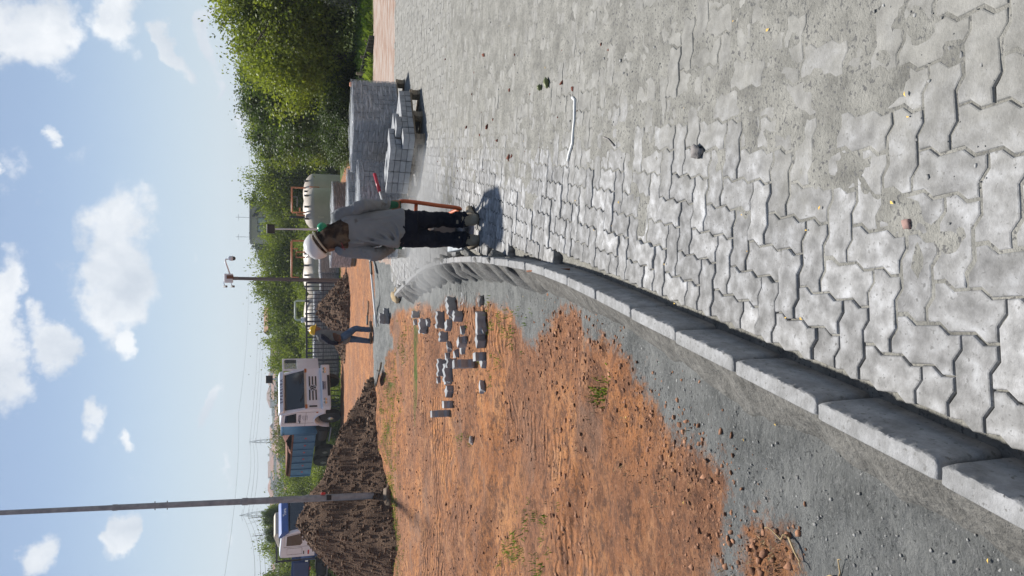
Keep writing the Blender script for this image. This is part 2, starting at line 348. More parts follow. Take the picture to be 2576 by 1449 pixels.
# ------------------------------------------------------------------ terrain
def base_h(x, y):
    b = np.interp(y, [-60, 0, 42, 60, 90, 160, 300, 400, 480, 570, 680, 800, 1500, 4000], [2.7, 0, -1.91, -5.5, -8, -9.5, -9, -8, -6.2, -4, -1.5, 1.5, 5, 8])
    b = b + 11.5 * np.exp(-(((x - 14) / 38) ** 2 + ((y - 150) / 45) ** 2)) + 6 * np.exp(-(((x - 160) / 110) ** 2 + ((y - 260) / 120) ** 2))
    return b + (fbm(x * .02 + 9, y * .02 + 3, 3) - .5) * np.clip((y - 60) / 60, 0, 1) * 3
def H(x, y):
    x = np.asarray(x, float); y = np.asarray(y, float); h = base_h(x, y)
    near = (y > -2) & (y < 22) & (x > -12) & (x < 14)
    d = kdist(x, y); pv = inpoly(x, y, PAVE)
    left = (~pv)
    so = np.interp(y, [0, 2.5, 6, 12, 16, 20], [-.03, -.06, -.15, -.16, -.13, -.08])
    so = np.where(x > 1.2, np.interp(y, [13, 15], [-.05, -.035]), so)
    n1 = (fbm(x * 1.3, y * 1.3, 4) - .5) * .11 + (fbm(x * 6, y * 6, 4, .6) - .5) * .05
    for c0, k0 in ((6.3, -.32), (7.5, -.34), (3.7, -.55), (10.4, .12), (11.7, .14)):
        u_ = (y - (c0 + k0 * x)) / (.10 + .012 * y); n1 = n1 - (.042 * np.exp(-u_ * u_) - .022 * np.exp(-(np.abs(u_) - 1.7) ** 2 * 2.5)) * (.4 + 1.2 * fbm(x * .8 + c0, y * .8, 2)) * (x < -.2)
    n1 = n1 * np.where(x > 1.5, .25, 1.0)
    dd = np.maximum(0, -d)
    lip = np.clip(1 - dd / .16, 0, 1) * np.interp(y, [2, 6, 9], [.055, .05, .0]) * (.6 + .8 * fbm(x * 5 + 3, y * 5, 2))
    lip = np.where((y < 12) & (dd > 0), lip, 0)
    ridge = .24 * np.exp(-((y - (17.2 + .12 * x)) / 1.5) ** 2) * sstep(-4.6, -3.2, x) * (1 - sstep(.8, 2.2, x)) * (.5 + fbm(x * 1.1 + 4, y * .9, 3))
    hs = h + np.where(pv, -.14, so + n1 + lip + np.where(pv, 0, ridge))
    far = sstep(20, 26, y)
    return np.where(near, hs, h + so * (1 - far) + n1 * (1 - sstep(30, 60, y)) * .9 + ridge * 0)
def h1(x, y): return float(H(np.array([x]), np.array([y]))[0])
def gp(x, y):
    """pixel -> point on the terrain"""
    r = ray(x, y); t = 1.0
    for _ in range(60):
        p = Vector((r.x * t, r.y * t, CAMH + r.z * t)); e = p.z - h1(p.x, p.y)
        if abs(e) < .002: break
        t += e / max(.03, (-(r.z) - S * r.y)) * .8
        t = max(.3, t)
    return Vector((r.x * t, r.y * t, h1(r.x * t, r.y * t)))
gpoly = lambda L_, off=-.1: [tuple(gpl(x, y, off).xy) for x, y in L_]
GREY = gpoly([(918, 560), (922, 700), (928, 800), (934, 880), (940, 950), (968, 965), (985, 930), (992, 860), (985, 800), (1000, 772), (1090, 768), (1130, 745), (1215, 765), (1300, 800), (1330, 862),
              (1370, 830), (1400, 775), (1430, 790), (1470, 840), (1540, 880), (1590, 920), (1640, 990), (1690, 1060), (1760, 1100), (1800, 1130), (1835, 1200), (1850, 1330), (1800, 1449), (1790, 1600),
              (2100, 1800), (2900, 2300), (2900, 1300), (2300, 1000), (1300, 600), (1100, 560)])
ISLE = [gpoly([(1880, 1330), (1960, 1300), (2030, 1340), (2060, 1400), (2010, 1449), (2060, 1560), (1900, 1500), (1870, 1400)]), gpoly([(1790, 1140), (1830, 1150), (1835, 1190), (1800, 1195)]), gpoly([(1385, 782), (1440, 770), (1480, 820), (1450, 850), (1395, 840)])]
def grey_mask(x, y):
    sx = (fbm(x * 3 + 40, y * 3, 4) - .5) * .5; sy = (fbm(x * 3, y * 3 + 60, 4) - .5) * .8
    k = np.clip(y / 6, .35, 1.4)
    wx, wy = x + sx * k * .7, y + sy * k * .7
    g = inpoly(wx, wy, GREY)
    for P in ISLE: g &= ~inpoly(wx, wy, P)
    return (g & (y < 20)).astype(float)
xs = np.concatenate([-np.geomspace(2600, 7.2, 34), np.arange(-7, 1.3, .045), np.arange(1.4, 14, .35), np.geomspace(14.5, 2600, 30)])
ys = np.concatenate([[-40, -10, -3, -1, 0, .3], np.arange(.5, 9, .042), np.arange(9, 21, .09), np.geomspace(21.2, 60, 46), np.geomspace(62, 3500, 44)])
GX, GY = np.meshgrid(xs, ys)
GZ = H(GX, GY)
nx, ny = len(xs), len(ys)
idx = np.arange(nx * ny).reshape(ny, nx)
Q = np.stack([idx[:-1, :-1], idx[:-1, 1:], idx[1:, 1:], idx[1:, :-1]], -1).reshape(-1, 4)
def ground_mat():
    m = bpy.data.materials.new('bare_earth'); m.use_nodes = True; nt = m.node_tree; N = nt.nodes; L = nt.links
    b = N['Principled BSDF']; b.inputs['Roughness'].default_value = .95; b.inputs['Specular IOR Level'].default_value = .15
    geo = N.new('ShaderNodeNewGeometry'); P = geo.outputs['Position']
    def nz(s, d=6, r=.6, st=None):
        n = N.new('ShaderNodeTexNoise'); n.inputs['Scale'].default_value = s; n.inputs['Detail'].default_value = d; n.inputs['Roughness'].default_value = r
        if st:
            mp = N.new('ShaderNodeMapping'); mp.inputs['Scale'].default_value = st; L.new(P, mp.inputs[0]); L.new(mp.outputs[0], n.inputs['Vector'])
        else: L.new(P, n.inputs['Vector'])
        return n.outputs['Fac']
    def ramp(f, els):
        r = N.new('ShaderNodeValToRGB'); L.new(f, r.inputs[0])
        for i, (p, c) in enumerate(els):
            e = r.color_ramp.elements[i] if i < 2 else r.color_ramp.elements.new(p)
            e.position = p; e.color = (*c, 1)
        return r.outputs[0]
    def mix(f, a, c):
        x = N.new('ShaderNodeMixRGB'); L.new(f, x.inputs['Fac']); L.new(a, x.inputs['Color1'])
        if isinstance(c, tuple): x.inputs['Color2'].default_value = (*c, 1)
        else: L.new(c, x.inputs['Color2'])
        return x.outputs[0]
    def mr(f, a, bb, lo=0., hi=1.):
        x = N.new('ShaderNodeMapRange'); x.interpolation_type = 'SMOOTHSTEP'; L.new(f, x.inputs['Value']); x.inputs['From Min'].default_value = a; x.inputs['From Max'].default_value = bb; x.inputs['To Min'].default_value = lo; x.inputs['To Max'].default_value = hi; return x.outputs[0]
    def at(n):
        a = N.new('ShaderNodeAttribute'); a.attribute_name = n; return a.outputs['Fac']
    def mth(op, a, c):
        x = N.new('ShaderNodeMath'); x.operation = op; L.new(a, x.inputs[0])
        if hasattr(c, 'is_linked'): L.new(c, x.inputs[1])
        else: x.inputs[1].default_value = c
        return x.outputs[0]
    soil = ramp(nz(1.7, 8, .62), [(.33, (.28, .125, .06)), (.5, (.45, .195, .08)), (.66, (.56, .27, .115))])
    soil = mix(mr(nz(.55, 5, .6), .40, .60, .65, 0.), soil, (.24, .125, .08))
    soil = mix(mr(nz(4.5, 8, .72, (1, 1.15, 1)), .50, .62, 0, .75), soil, (.165, .085, .055))
    soil = mix(mr(nz(2.6, 6, .65, (.9, 1.2, 1)), .55, .66, 0, .6), soil, (.55, .29, .15))
    soil = mix(mr(nz(11, 9, .78, (1, 1.2, 1)), .46, .60, 0, .85), soil, (.13, .072, .05))
    soil = mix(mr(nz(34, 6, .75), .54, .62, 0, .75), soil, (.42, .22, .125))
    soil = mix(mr(nz(60, 4, .7), .58, .64, 0, .8), soil, (.10, .058, .042))
    soil = mix(mr(nz(.9, 4), .56, .68, 0, .55), soil, (.24, .16, .12))
    grey = ramp(nz(5, 9, .68), [(.3, (.125, .131, .128)), (.5, (.195, .202, .197)), (.7, (.27, .277, .268))])
    grey = mix(mr(nz(70, 5, .7), .56, .64, 0, .8), grey, (.3, .305, .3))
    grey = mix(mr(nz(48, 5, .7), .58, .66, 0, .8), grey, (.07, .073, .072))
    grey = mix(mr(mth('ADD', at('mortar'), mth('MULTIPLY', mth('SUBTRACT', nz(9, 6, .7), .5), .8)), .4, .6, 0, .9), grey, ramp(nz(16, 7, .7), [(.35, (.15, .145, .13)), (.65, (.235, .228, .208))]))
    lane = ramp(nz(2.2, 7, .6, (1, 3, 1)), [(.35, (.30, .19, .14)), (.52, (.42, .33, .28)), (.68, (.46, .44, .41))])
    grass = ramp(nz(3, 8, .7), [(.3, (.035, .055, .015)), (.55, (.09, .12, .03)), (.75, (.17, .15, .06))])
    gm = mr(mth('ADD', at('grey'), mth('MULTIPLY', mth('SUBTRACT', nz(11, 9, .8), .5), 2.2)), .25, .75)
    col = mix(gm, soil, grey)
    col = mix(mr(mth('ADD', at('lane'), mth('MULTIPLY', mth('SUBTRACT', nz(1.5, 5), .5), .8)), .35, .6), col, lane)
    col = mix(mr(mth('ADD', at('grass'), mth('MULTIPLY', mth('SUBTRACT', nz(1.2, 6), .5), .9)), .4, .6), col, grass)
    L.new(col, b.inputs['Base Color'])
    bp = N.new('ShaderNodeBump'); bp.inputs['Strength'].default_value = 1; bp.inputs['Distance'].default_value = .03
    wv = N.new('ShaderNodeTexWave'); wv.bands_direction = 'Y'; wv.inputs['Scale'].default_value = 3.6; wv.inputs['Distortion'].default_value = 7; wv.inputs['Detail'].default_value = 3; wv.inputs['Detail Scale'].default_value = 1.2; L.new(P, wv.inputs['Vector'])
    trk = mth('MULTIPLY', mr(mth('ADD', at('track'), mth('MULTIPLY', mth('SUBTRACT', nz(3, 4), .5), .7)), .4, .7), wv.outputs['Fac'])
    hh = mth('ADD', mth('ADD', nz(30, 9, .78), mth('MULTIPLY', nz(9, 6, .65, (.9, 1.3, 1)), 1.4)), mth('MULTIPLY', trk, .7)); L.new(hh, bp.inputs['Height']); L.new(bp.outputs[0], b.inputs['Normal'])
    return m
ground = quads_mesh('ground', np.stack([GX.ravel(), GY.ravel(), GZ.ravel()], -1), Q, ground_mat(), smooth=True)
tag(ground, 'bare orange earth with grey stone dust beside the kerb', kind='structure')
fx, fy = GX.ravel(), GY.ravel()
gmk = grey_mask(GX, GY)
for _ in range(7):
    gmk[1:-1, 1:-1] = (gmk[:-2, 1:-1] + gmk[2:, 1:-1] + gmk[1:-1, :-2] + gmk[1:-1, 2:] + gmk[1:-1, 1:-1]) / 5
gmk = gmk.ravel(); gmk = np.maximum(gmk, np.where((np.abs(kdist(fx, fy)) < .1) & (fy < 15.5), 1, 0))
fattr(ground.data, 'grey', gmk)
lane = ((fx > .4 + (fy - 15) * .1) & (fy > 13.2) & (fy < 21.5)).astype(float) * .95
fattr(ground.data, 'lane', lane)
gr = np.where(fy > 41, .9, 0) + np.where((fx > 5.4) & (fy > 19.8), .8, 0) + np.where((fx > -9) & (fx < -1.9) & (np.abs(fy - 15.55 - .03 * fx) < .28), .42, 0) + np.where((fx < -.3) & (fx > -2.3) & (np.abs(fy - 12.6) < .25), .5, 0)
fattr(ground.data, 'grass', gr)
kd_ = kdist(fx, fy); fattr(ground.data, 'mortar', np.where((kd_ < 0) & (fy < 9), np.clip(1.15 + kd_ / .17, 0, 1), 0))
TRK = [gpoly(P) for P in ([(1090, 700), (1160, 720), (1290, 850), (1290, 905), (1200, 880), (1090, 790)], [(1390, 1290), (1490, 1330), (1520, 1449), (1500, 1560), (1420, 1560), (1385, 1400)], [(1270, 980), (1420, 1120), (1440, 1190), (1370, 1200), (1240, 1060)], [(1050, 1000), (1110, 1000), (1160, 1300), (1100, 1449), (1040, 1449), (1080, 1250)])]
tr_ = np.zeros(len(fx))
for P in TRK: tr_ = np.maximum(tr_, inpoly(fx, fy, P))
fattr(ground.data, 'track', tr_)

MT['mortar2'] = mat('bedding_mortar', [(.075, .073, .066), (.14, .136, .124), (.205, .2, .183)], scale=14, rough=.95, bump=1.0, bscale=45, bdist=.02, nrough=.7, coord='World')
# ------------------------------------------------------------------ kerb stones
Rslope = Matrix.Rotation(-math.atan(S), 4, 'X')
kerb = empty('kerb'); tag(kerb, 'row of pale concrete kerb stones curving along the pavement edge', kind='structure')
KL = .445
# joints: start so that one falls on the photo joint (2356,1216)
j0 = gpl(2356, 1216, KT); s0 = float(cum[np.argmin(np.hypot(K[:-1, 0] - j0.x, K[:-1, 1] - j0.y))])
_ss = np.linspace(0, cum[-1], 4000); _pp = kpoint(_ss); s0 = float(_ss[np.argmin(np.hypot(_pp[:, 0] - j0.x, _pp[:, 1] - j0.y))])
def kerb_mesh(Lk):
    prof = [(-.010, -.24), (-.001, -.006), (.003, 0), (.043, .0005), (.0475, .0025), (.051, .001), (.0535, -.006), (.056, -.03), (.062, -.24)]
    st = [(0, .012), (.003, .006), (.008, .003), (.018, 0)] + [(.03 + (Lk - .06) * k / 44, 0) for k in range(45)] + [(Lk - .018, 0), (Lk - .008, .003), (Lk - .003, .006), (Lk, .012)]
    vs = []; n = len(prof)
    for t, ins in st:
        for q, z in prof:
            c = .027; q2 = q - (ins * 1.3 if q > .03 else -ins * .2); z2 = z - ins * (.5 if z > -.1 else 0)
            jit = mnoise.noise(Vector((t * 120, q * 90, z * 60))) * (.0045 if .042 < q < .055 and z > -.01 else .001)
            vs.append((q2 + jit, t - Lk / 2, z2 + jit))
    fs = []
    for i in range(len(st) - 1):
        for k in range(n - 1): fs.append((i * n + k, i * n + k + 1, (i + 1) * n + k + 1, (i + 1) * n + k))
    fs.append(tuple(range(n))); fs.append(tuple((len(st) - 1) * n + k for k in range(n))[::-1])
    b = MB().add(vs, fs); me = b.mesh('kerb_stone')
    bm = bmesh.new(); bm.from_mesh(me); bmesh.ops.recalc_face_normals(bm, faces=bm.faces); bm.to_mesh(me); bm.free()
    me.shade_smooth(); me.set_sharp_from_angle(angle=rad(40)); me.materials.append(MT['kerb']); return me
kme = kerb_mesh(KL - .013)
n0 = int(math.floor(s0 / KL)); sj = s0 - n0 * KL
KJ = []
while sj + KL < cum[-1] + .2:
    a = kpoint(np.array([sj]))[0]; b_ = kpoint(np.array([sj + KL]))[0]; mid = (a + b_) / 2; ang = math.atan2(b_[1] - a[1], b_[0] - a[0]) - math.pi / 2
    o = link('kerb_stone', kme, kerb)
    o.matrix_world = Matrix.Translation((mid[0], mid[1], -S * mid[1] + KT + random.uniform(-.003, .003))) @ Rslope @ Matrix.Rotation(ang + random.uniform(-.004, .022), 4, 'Z') @ Matrix.Rotation(random.uniform(-.015, .015), 4, 'Y')
    KJ.append((mid, ang)); sj += KL
# mortar lumps that hold the kerb from outside
def lump_mesh(sd):
    bm = bmesh.new(); bmesh.ops.create_icosphere(bm, subdivisions=3, radius=1)
    for v in bm.verts:
        p = v.co.copy(); n = mnoise.fractal(p * 1.7 + Vector((sd * 7.1, 3, sd)), 1, 2, 4)
        v.co = p * (1 + .28 * n)
    me = bpy.data.meshes.new('mortar_haunch'); bm.to_mesh(me); bm.free(); me.shade_smooth(); me.materials.append(MT['mortar']); return me
lumps = [lump_mesh(k) for k in range(5)]
for i, (mid, ang) in enumerate(KJ):
    if mid[1] < 3.2 or i >= len(KJ) - 1: continue
    far_ = mid[1] > 5.2
    for q in (random.uniform(-.12, .12),):
        nrm = np.array([-math.cos(ang), -math.sin(ang)]); tan = np.array([-math.sin(ang), math.cos(ang)])
        p = mid + nrm * random.uniform(.045, .075) + tan * q * KL
        o = link('mortar_haunch', random.choice(lumps), kerb); k = 1 if far_ else .75
        o.location = (p[0], p[1], -S * p[1] - .06 + (0 if far_ else -.04)); o.rotation_euler = (random.uniform(-.2, .2), rad(34) + random.uniform(-.15, .15), ang + random.uniform(-.25, .25))
        o.scale = (.085 * k * random.uniform(.8, 1.2), .125 * k * random.uniform(.8, 1.25), .20 * k * random.uniform(.85, 1.25))

# mortar bedded against the outside of the near kerb
sv = np.arange(0, cum[-1] * .62, .03); tv = np.linspace(0, 1, 9); Vm = []
for s_ in sv:
    a = kpoint(np.array([s_]))[0]; b2 = kpoint(np.array([s_ + .02]))[0]; dr_ = (b2 - a) / max(1e-6, np.hypot(*(b2 - a))); nr_ = np.array([-dr_[1], dr_[0]])
    if nr_[0] > 0: nr_ = -nr_
    wid = .10 + .16 * float(fbm(np.array([s_ * 2.2]), np.array([3.3]), 4, .65)[0])
    for t_ in tv: Vm.append((*(a + nr_ * (wid * t_ + .001)), t_))
Vm = np.array(Vm); tt = Vm[:, 2]; zt = -S * Vm[:, 1] + KT - .035; g_ = H(Vm[:, 0], Vm[:, 1]) - np.where(tt > .95, .02, -.012); n_ = fbm(Vm[:, 0] * 22, Vm[:, 1] * 22, 3) - .5
Vm[:, 2] = np.where(tt < .95, np.maximum(g_, zt + (g_ - zt) * tt ** .75 + n_ * .022 * (tt > .02)), g_)
nT = len(tv); Im = np.arange(len(sv) * nT).reshape(-1, nT); Qm = np.stack([Im[:-1, :-1], Im[:-1, 1:], Im[1:, 1:], Im[1:, :-1]], -1).reshape(-1, 4)
quads_mesh('mortar_fillet', np.array(Vm), Qm, MT['mortar2'], kerb, smooth=True)
# ------------------------------------------------------------------ interlocking pavers in herringbone, following the kerb
U = .107
kd = np.array([kp[1].x - kp[7].x, kp[1].y - kp[7].y]); kd /= np.hypot(*kd)       # towards the camera
PD = Vector((kd[0], kd[1], 0)); PQ = Vector((-kd[1], kd[0], 0))                  # PQ: to the paved side
if PQ.x < 0: PQ = -PQ
o_ = kpoint(np.array([s0]))[0]; PO = Vector((o_[0], o_[1], 0)) + PQ * (.058 + .052)
PANG = math.atan2(PD.y, PD.x)
A_, T1, T2 = .082 * U, .345, .655
def outline(w, cut=False):
    """w units long on x, 1 unit on y; every unit edge carries the same S-bend so that the stones interlock"""
    cs = [(0, 0), (w, 0), (w, 1), (0, 1)]; pts = []
    for e in range(4):
        a = Vector(cs[e]) * U; b = Vector(cs[(e + 1) % 4]) * U; L_ = (b - a).length; n = round(L_ / U); d = (b - a) / L_; nr = Vector((d.y, -d.x))
        pts.append(a)
        if cut and e == 3: continue
        for k in range(n):
            pts.append(a + d * (k + T1) * U - nr * A_); pts.append(a + d * (k + T2) * U + nr * A_)
    return [p - Vector((w * U / 2, U / 2)) for p in pts]
def inset(P, t):
    n = len(P); r = []
    for i in range(n):
        a, b, c = P[i - 1], P[i], P[(i + 1) % n]; d1 = (b - a).normalized(); d2 = (c - b).normalized()
        n1 = Vector((-d1.y, d1.x)); n2 = Vector((-d2.y, d2.x)); q = (n1 + n2); q = q / max(.35, (1 + n1.dot(n2)))
        r.append(b + q * t)
    return r
def paver_geo(w, cut, gap=.0026, ch=.0055, hgt=.07):
    O = outline(w, cut); e = inset(O, gap); t = inset(O, gap + ch); n = len(O)
    t2 = inset(O, gap + ch * .45)
    vs = [(p.x, p.y, 0) for p in t] + [(p.x, p.y, -.0016) for p in t2] + [(p.x, p.y, -.0065) for p in e] + [(p.x, p.y, -hgt) for p in e]
    fs = [tuple(range(n))]
    for r in range(3):
        for i in range(n): j = (i + 1) % n; fs.append((r * n + i, (r + 1) * n + i, (r + 1) * n + j, r * n + j))
    return vs, fs
PG = {2: paver_geo(2, False), 1: paver_geo(1, True)}
PM = {}
for k, (v, f) in PG.items():
    me = bpy.data.meshes.new('paver'); me.from_pydata(v, [], f); me.materials.append(MT['paver']); PM[k] = me
def dust_coat():
    nt = MT['paver'].node_tree; N = nt.nodes; L = nt.links; b = N['Principled BSDF']; src = b.inputs['Base Color'].links[0].from_socket
    g = N.new('ShaderNodeNewGeometry'); vm = N.new('ShaderNodeVectorMath'); vm.operation = 'DOT_PRODUCT'; L.new(g.outputs['Position'], vm.inputs[0]); vm.inputs[1].default_value = PQ
    nz = N.new('ShaderNodeTexNoise'); nz.inputs['Scale'].default_value = 2.6; nz.inputs['Detail'].default_value = 9; nz.inputs['Roughness'].default_value = .7; L.new(g.outputs['Position'], nz.inputs['Vector'])
    ma = N.new('ShaderNodeMath'); ma.operation = 'MULTIPLY_ADD'; L.new(nz.outputs['Fac'], ma.inputs[0]); ma.inputs[1].default_value = 1.5; ma.inputs[2].default_value = -.75 - PO.dot(PQ)
    ad = N.new('ShaderNodeMath'); ad.operation = 'ADD'; L.new(vm.outputs['Value'], ad.inputs[0]); L.new(ma.outputs[0], ad.inputs[1])
    mr = N.new('ShaderNodeMapRange'); mr.interpolation_type = 'SMOOTHSTEP'; L.new(ad.outputs[0], mr.inputs['Value']); mr.inputs['From Min'].default_value = .3; mr.inputs['From Max'].default_value = 1.0; mr.inputs['To Max'].default_value = .85
    n2 = N.new('ShaderNodeTexNoise'); n2.inputs['Scale'].default_value = 9; n2.inputs['Detail'].default_value = 12; n2.inputs['Roughness'].default_value = .72; L.new(g.outputs['Position'], n2.inputs['Vector'])
    cr = N.new('ShaderNodeValToRGB'); L.new(n2.outputs['Fac'], cr.inputs[0]); cr.color_ramp.elements[0].position = .32; cr.color_ramp.elements[0].color = (.135, .133, .121, 1); cr.color_ramp.elements[1].position = .68; cr.color_ramp.elements[1].color = (.315, .31, .283, 1)
    mx = N.new('ShaderNodeMixRGB'); L.new(mr.outputs[0], mx.inputs['Fac']); L.new(src, mx.inputs['Color1']); L.new(cr.outputs[0], mx.inputs['Color2']); L.new(mx.outputs[0], b.inputs['Base Color'])
dust_coat()
def place(ci, cj, li, lj):
    p = PO + PD * (ci + li / 2) * U + PQ * (cj + lj / 2) * U; return p
pieces = []
sgn = 1 if PD.cross(PQ).z > 0 else -1
for j in range(-45, 150):
    for i in range(-160, 30):
        k = (i - j) % 4
        if k == 0: c = [(i, j, 2, 1, 'F')]
        elif k == 3: c = [(i, j, 1, 2, 'L')]
        else:
            c = []
        for it in c: pieces.append(it)
PX = np.array([[(PO + PD * (i + li / 2) * U + PQ * (j + lj / 2) * U).x, (PO + PD * (i + li / 2) * U + PQ * (j + lj / 2) * U).y] for i, j, li, lj, t in pieces])
inn = inpoly(PX[:, 0], PX[:, 1], PAVE); kdv = kdist(PX[:, 0], PX[:, 1])
zc = PX[:, 1] * cT + (CAMH + S * PX[:, 1]) * sT
vis = (PX[:, 1] > .45) & (np.abs(PX[:, 0]) < zc * .375 + .9)
pave = empty('pavement'); tag(pave, 'yard paved with interlocking grey concrete pavers', kind='structure')
cand = []
for n_, (i, j, li, lj, t) in enumerate(pieces):
    if not (inn[n_] and vis[n_]): continue
    hw = .056 if t == 'h' else (.085)
    if t == 'F': need = .058 + .05
    elif t == 'L': need = .058 + .105
    else: need = .058 + .05
    ang_loc = kdv[n_]
    if t == 'L' and ang_loc < need:
        if ang_loc > .07: t = 'h2'
        else: continue
    elif ang_loc < need * .93: continue
    cand.append((zc[n_], n_, t))
cand.sort()
geoV, geoF, off = [], [], 0
for r_, (z, n_, t) in enumerate(cand):
    i, j, li, lj, _t = pieces[n_]; p = PX[n_].copy()
    w = 2
    if t == 'F': a = PANG
    elif t == 'L': a = PANG + math.pi / 2 * sgn
    else:
        w = 1; a = math.atan2(PQ.y, PQ.x)                 # the cut side faces the kerb (outline's flat side is at -x)
        if t == 'h2': p = p + np.array([PQ.x, PQ.y]) * U * .5
    if random.random() < .5 and w == 2: a += math.pi
    dk = kdv[n_]; dz = random.gauss(0, .0013) + (random.gauss(0, .0025) if dk < .5 else 0)
    Mx = Matrix.Translation((p[0] + random.gauss(0, .0007), p[1] + random.gauss(0, .0007), -S * p[1] + dz)) @ Rslope @ Matrix.Rotation(random.gauss(0, .007), 4, 'X') @ Matrix.Rotation(random.gauss(0, .007), 4, 'Y') @ Matrix.Rotation(a + random.gauss(0, .006), 4, 'Z')
    if r_ < 300:
        o = link('paver', PM[w], pave); o.matrix_world = Mx
    else:
        v, f = PG[w]; A = np.array(Mx); V = np.array(v) @ A[:3, :3].T + A[:3, 3]
        geoV.append(V); geoF.extend([tuple(q + off for q in ff) for ff in f]); off += len(v)
print('pavers', len(cand))
me = bpy.data.meshes.new('far_pavers'); me.from_pydata(np.concatenate(geoV).tolist(), [], geoF)
o = link('far_pavers', me, pave, MT['paver']); tag(o, kind='stuff')
# stone dust swept over the stones and filling the joints
MT['dust'] = mat('stone_dust', [(.145, .143, .13), (.235, .232, .211), (.325, .32, .292)], scale=7, rough=.95, bump=1.0, bscale=95, coord='World', detail=12, ramp=(.32, .68), bdist=.008, speck=(70, .58, (.13, .13, .127)), nrough=.74, spec=.15)
def dust_grid(y0, y1, st, x0, x1):
    gx, gy = np.meshgrid(np.arange(x0, x1, st), np.arange(y0, y1 + st * .5, st)); d = kdist(gx, gy)
    n = fbm(gx * 2.1 + 7, gy * 2.1 + 2, 4); n2 = fbm(gx * 9, gy * 9, 3); n3 = fbm(gx * 28, gy * 28, 2)
    c = sstep(.12, .95, d + (n - .5) * 1.3)
    far_ = sstep(7.5, 9.5, gy)
    c = c * (1 - .55 * far_) + .38 * far_
    c2 = sstep(.9, 2.2, d + (n - .5) * 1.6) * (1 - far_)
    dz = -.0115 + c * .0112 + c2 * .0026 + (n2 - .5) * .0095 * (.25 + c) + (n3 - .5) * .004 * c
    edge = sstep(.10, .17, d)
    dz = dz - (1 - edge) * .05
    V = np.stack([gx.ravel(), gy.ravel(), (-S * gy + dz).ravel()], -1)
    ins = inpoly(gx, gy, PAVE) & (np.abs(gx) < (gy * cT + CAMH * sT) * .375 + 1.2)
    I = np.arange(gx.size).reshape(gx.shape); ok = ins[:-1, :-1] & ins[1:, :-1] & ins[:-1, 1:] & ins[1:, 1:]
    Qd = np.stack([I[:-1, :-1], I[:-1, 1:], I[1:, 1:], I[1:, :-1]], -1)[ok]
    us = np.unique(Qd); re = np.full(gx.size, -1); re[us] = np.arange(len(us))
    return V[us], re[Qd]
Vd, Qd_ = [], []; off = 0
for a in ((.45, 5.0, .022, -1.2, 3.4), (5.0, 15.4, .06, -1.5, 7.5)):
    V, q = dust_grid(*a); Vd.append(V); Qd_.append(q + off); off += len(V)
o = quads_mesh('stone_dust', np.concatenate(Vd), np.concatenate(Qd_), MT['dust'], pave, smooth=True); tag(o, kind='stuff')
# ------------------------------------------------------------------ dirt piles
MT['pile'] = mat('brown_spoil', [(.07, .046, .034), (.135, .087, .06), (.205, .135, .09)], scale=2.4, rough=.97, bump=1.0, bscale=26, coord='World', detail=10, nrough=.75, bdist=.04, spec=.1)
MT['pileclod'] = mat('brown_clod', [(.075, .05, .037), (.22, .145, .1)], scale=9, rough=.97, bump=.6, bscale=40, rnd=.45, spec=.1)
def rock_mesh(name, sd, sub=1, rough=.35, flat_=.7):
    bm = bmesh.new(); bmesh.ops.create_icosphere(bm, subdivisions=sub, radius=1)
    for v in bm.verts:
        v.co = v.co * (1 + rough * mnoise.noise(v.co * 1.3 + Vector((sd * 5.3, sd * 1.7, sd)))); v.co.z *= flat_
    vs = np.array([v.co[:] for v in bm.verts]); fs = np.array([[v.index for v in f.verts] for f in bm.faces]); bm.free(); return vs, fs
ROCKS = [rock_mesh('r', k, 1, .75, .55) for k in range(10)]
def scatter(name, pts, sizes, material, parent=None, zs=None, sink=.3, rocks=ROCKS):
    """many loose stones as one mesh"""
    Vs, Fs, off = [], [], 0
    for n, (x, y, z) in enumerate(pts):
        v, f = rocks[RNG.integers(len(rocks))]; a = RNG.random(3) * 6.28; s = sizes[n]
        Rm = np.array(Matrix.Rotation(a[2], 3, 'Z') @ Matrix.Rotation((a[0] - 3.14) * .2, 3, 'X'))
        q = (v * (s * RNG.uniform(.7, 1.3, 3))) @ Rm.T + np.array([x, y, z + s * (.5 - sink)])
        Vs.append(q); Fs.append(f + off); off += len(v)
    o = quads_mesh(name, np.concatenate(Vs), np.concatenate(Fs), material, parent); tag(o, kind='stuff'); return o
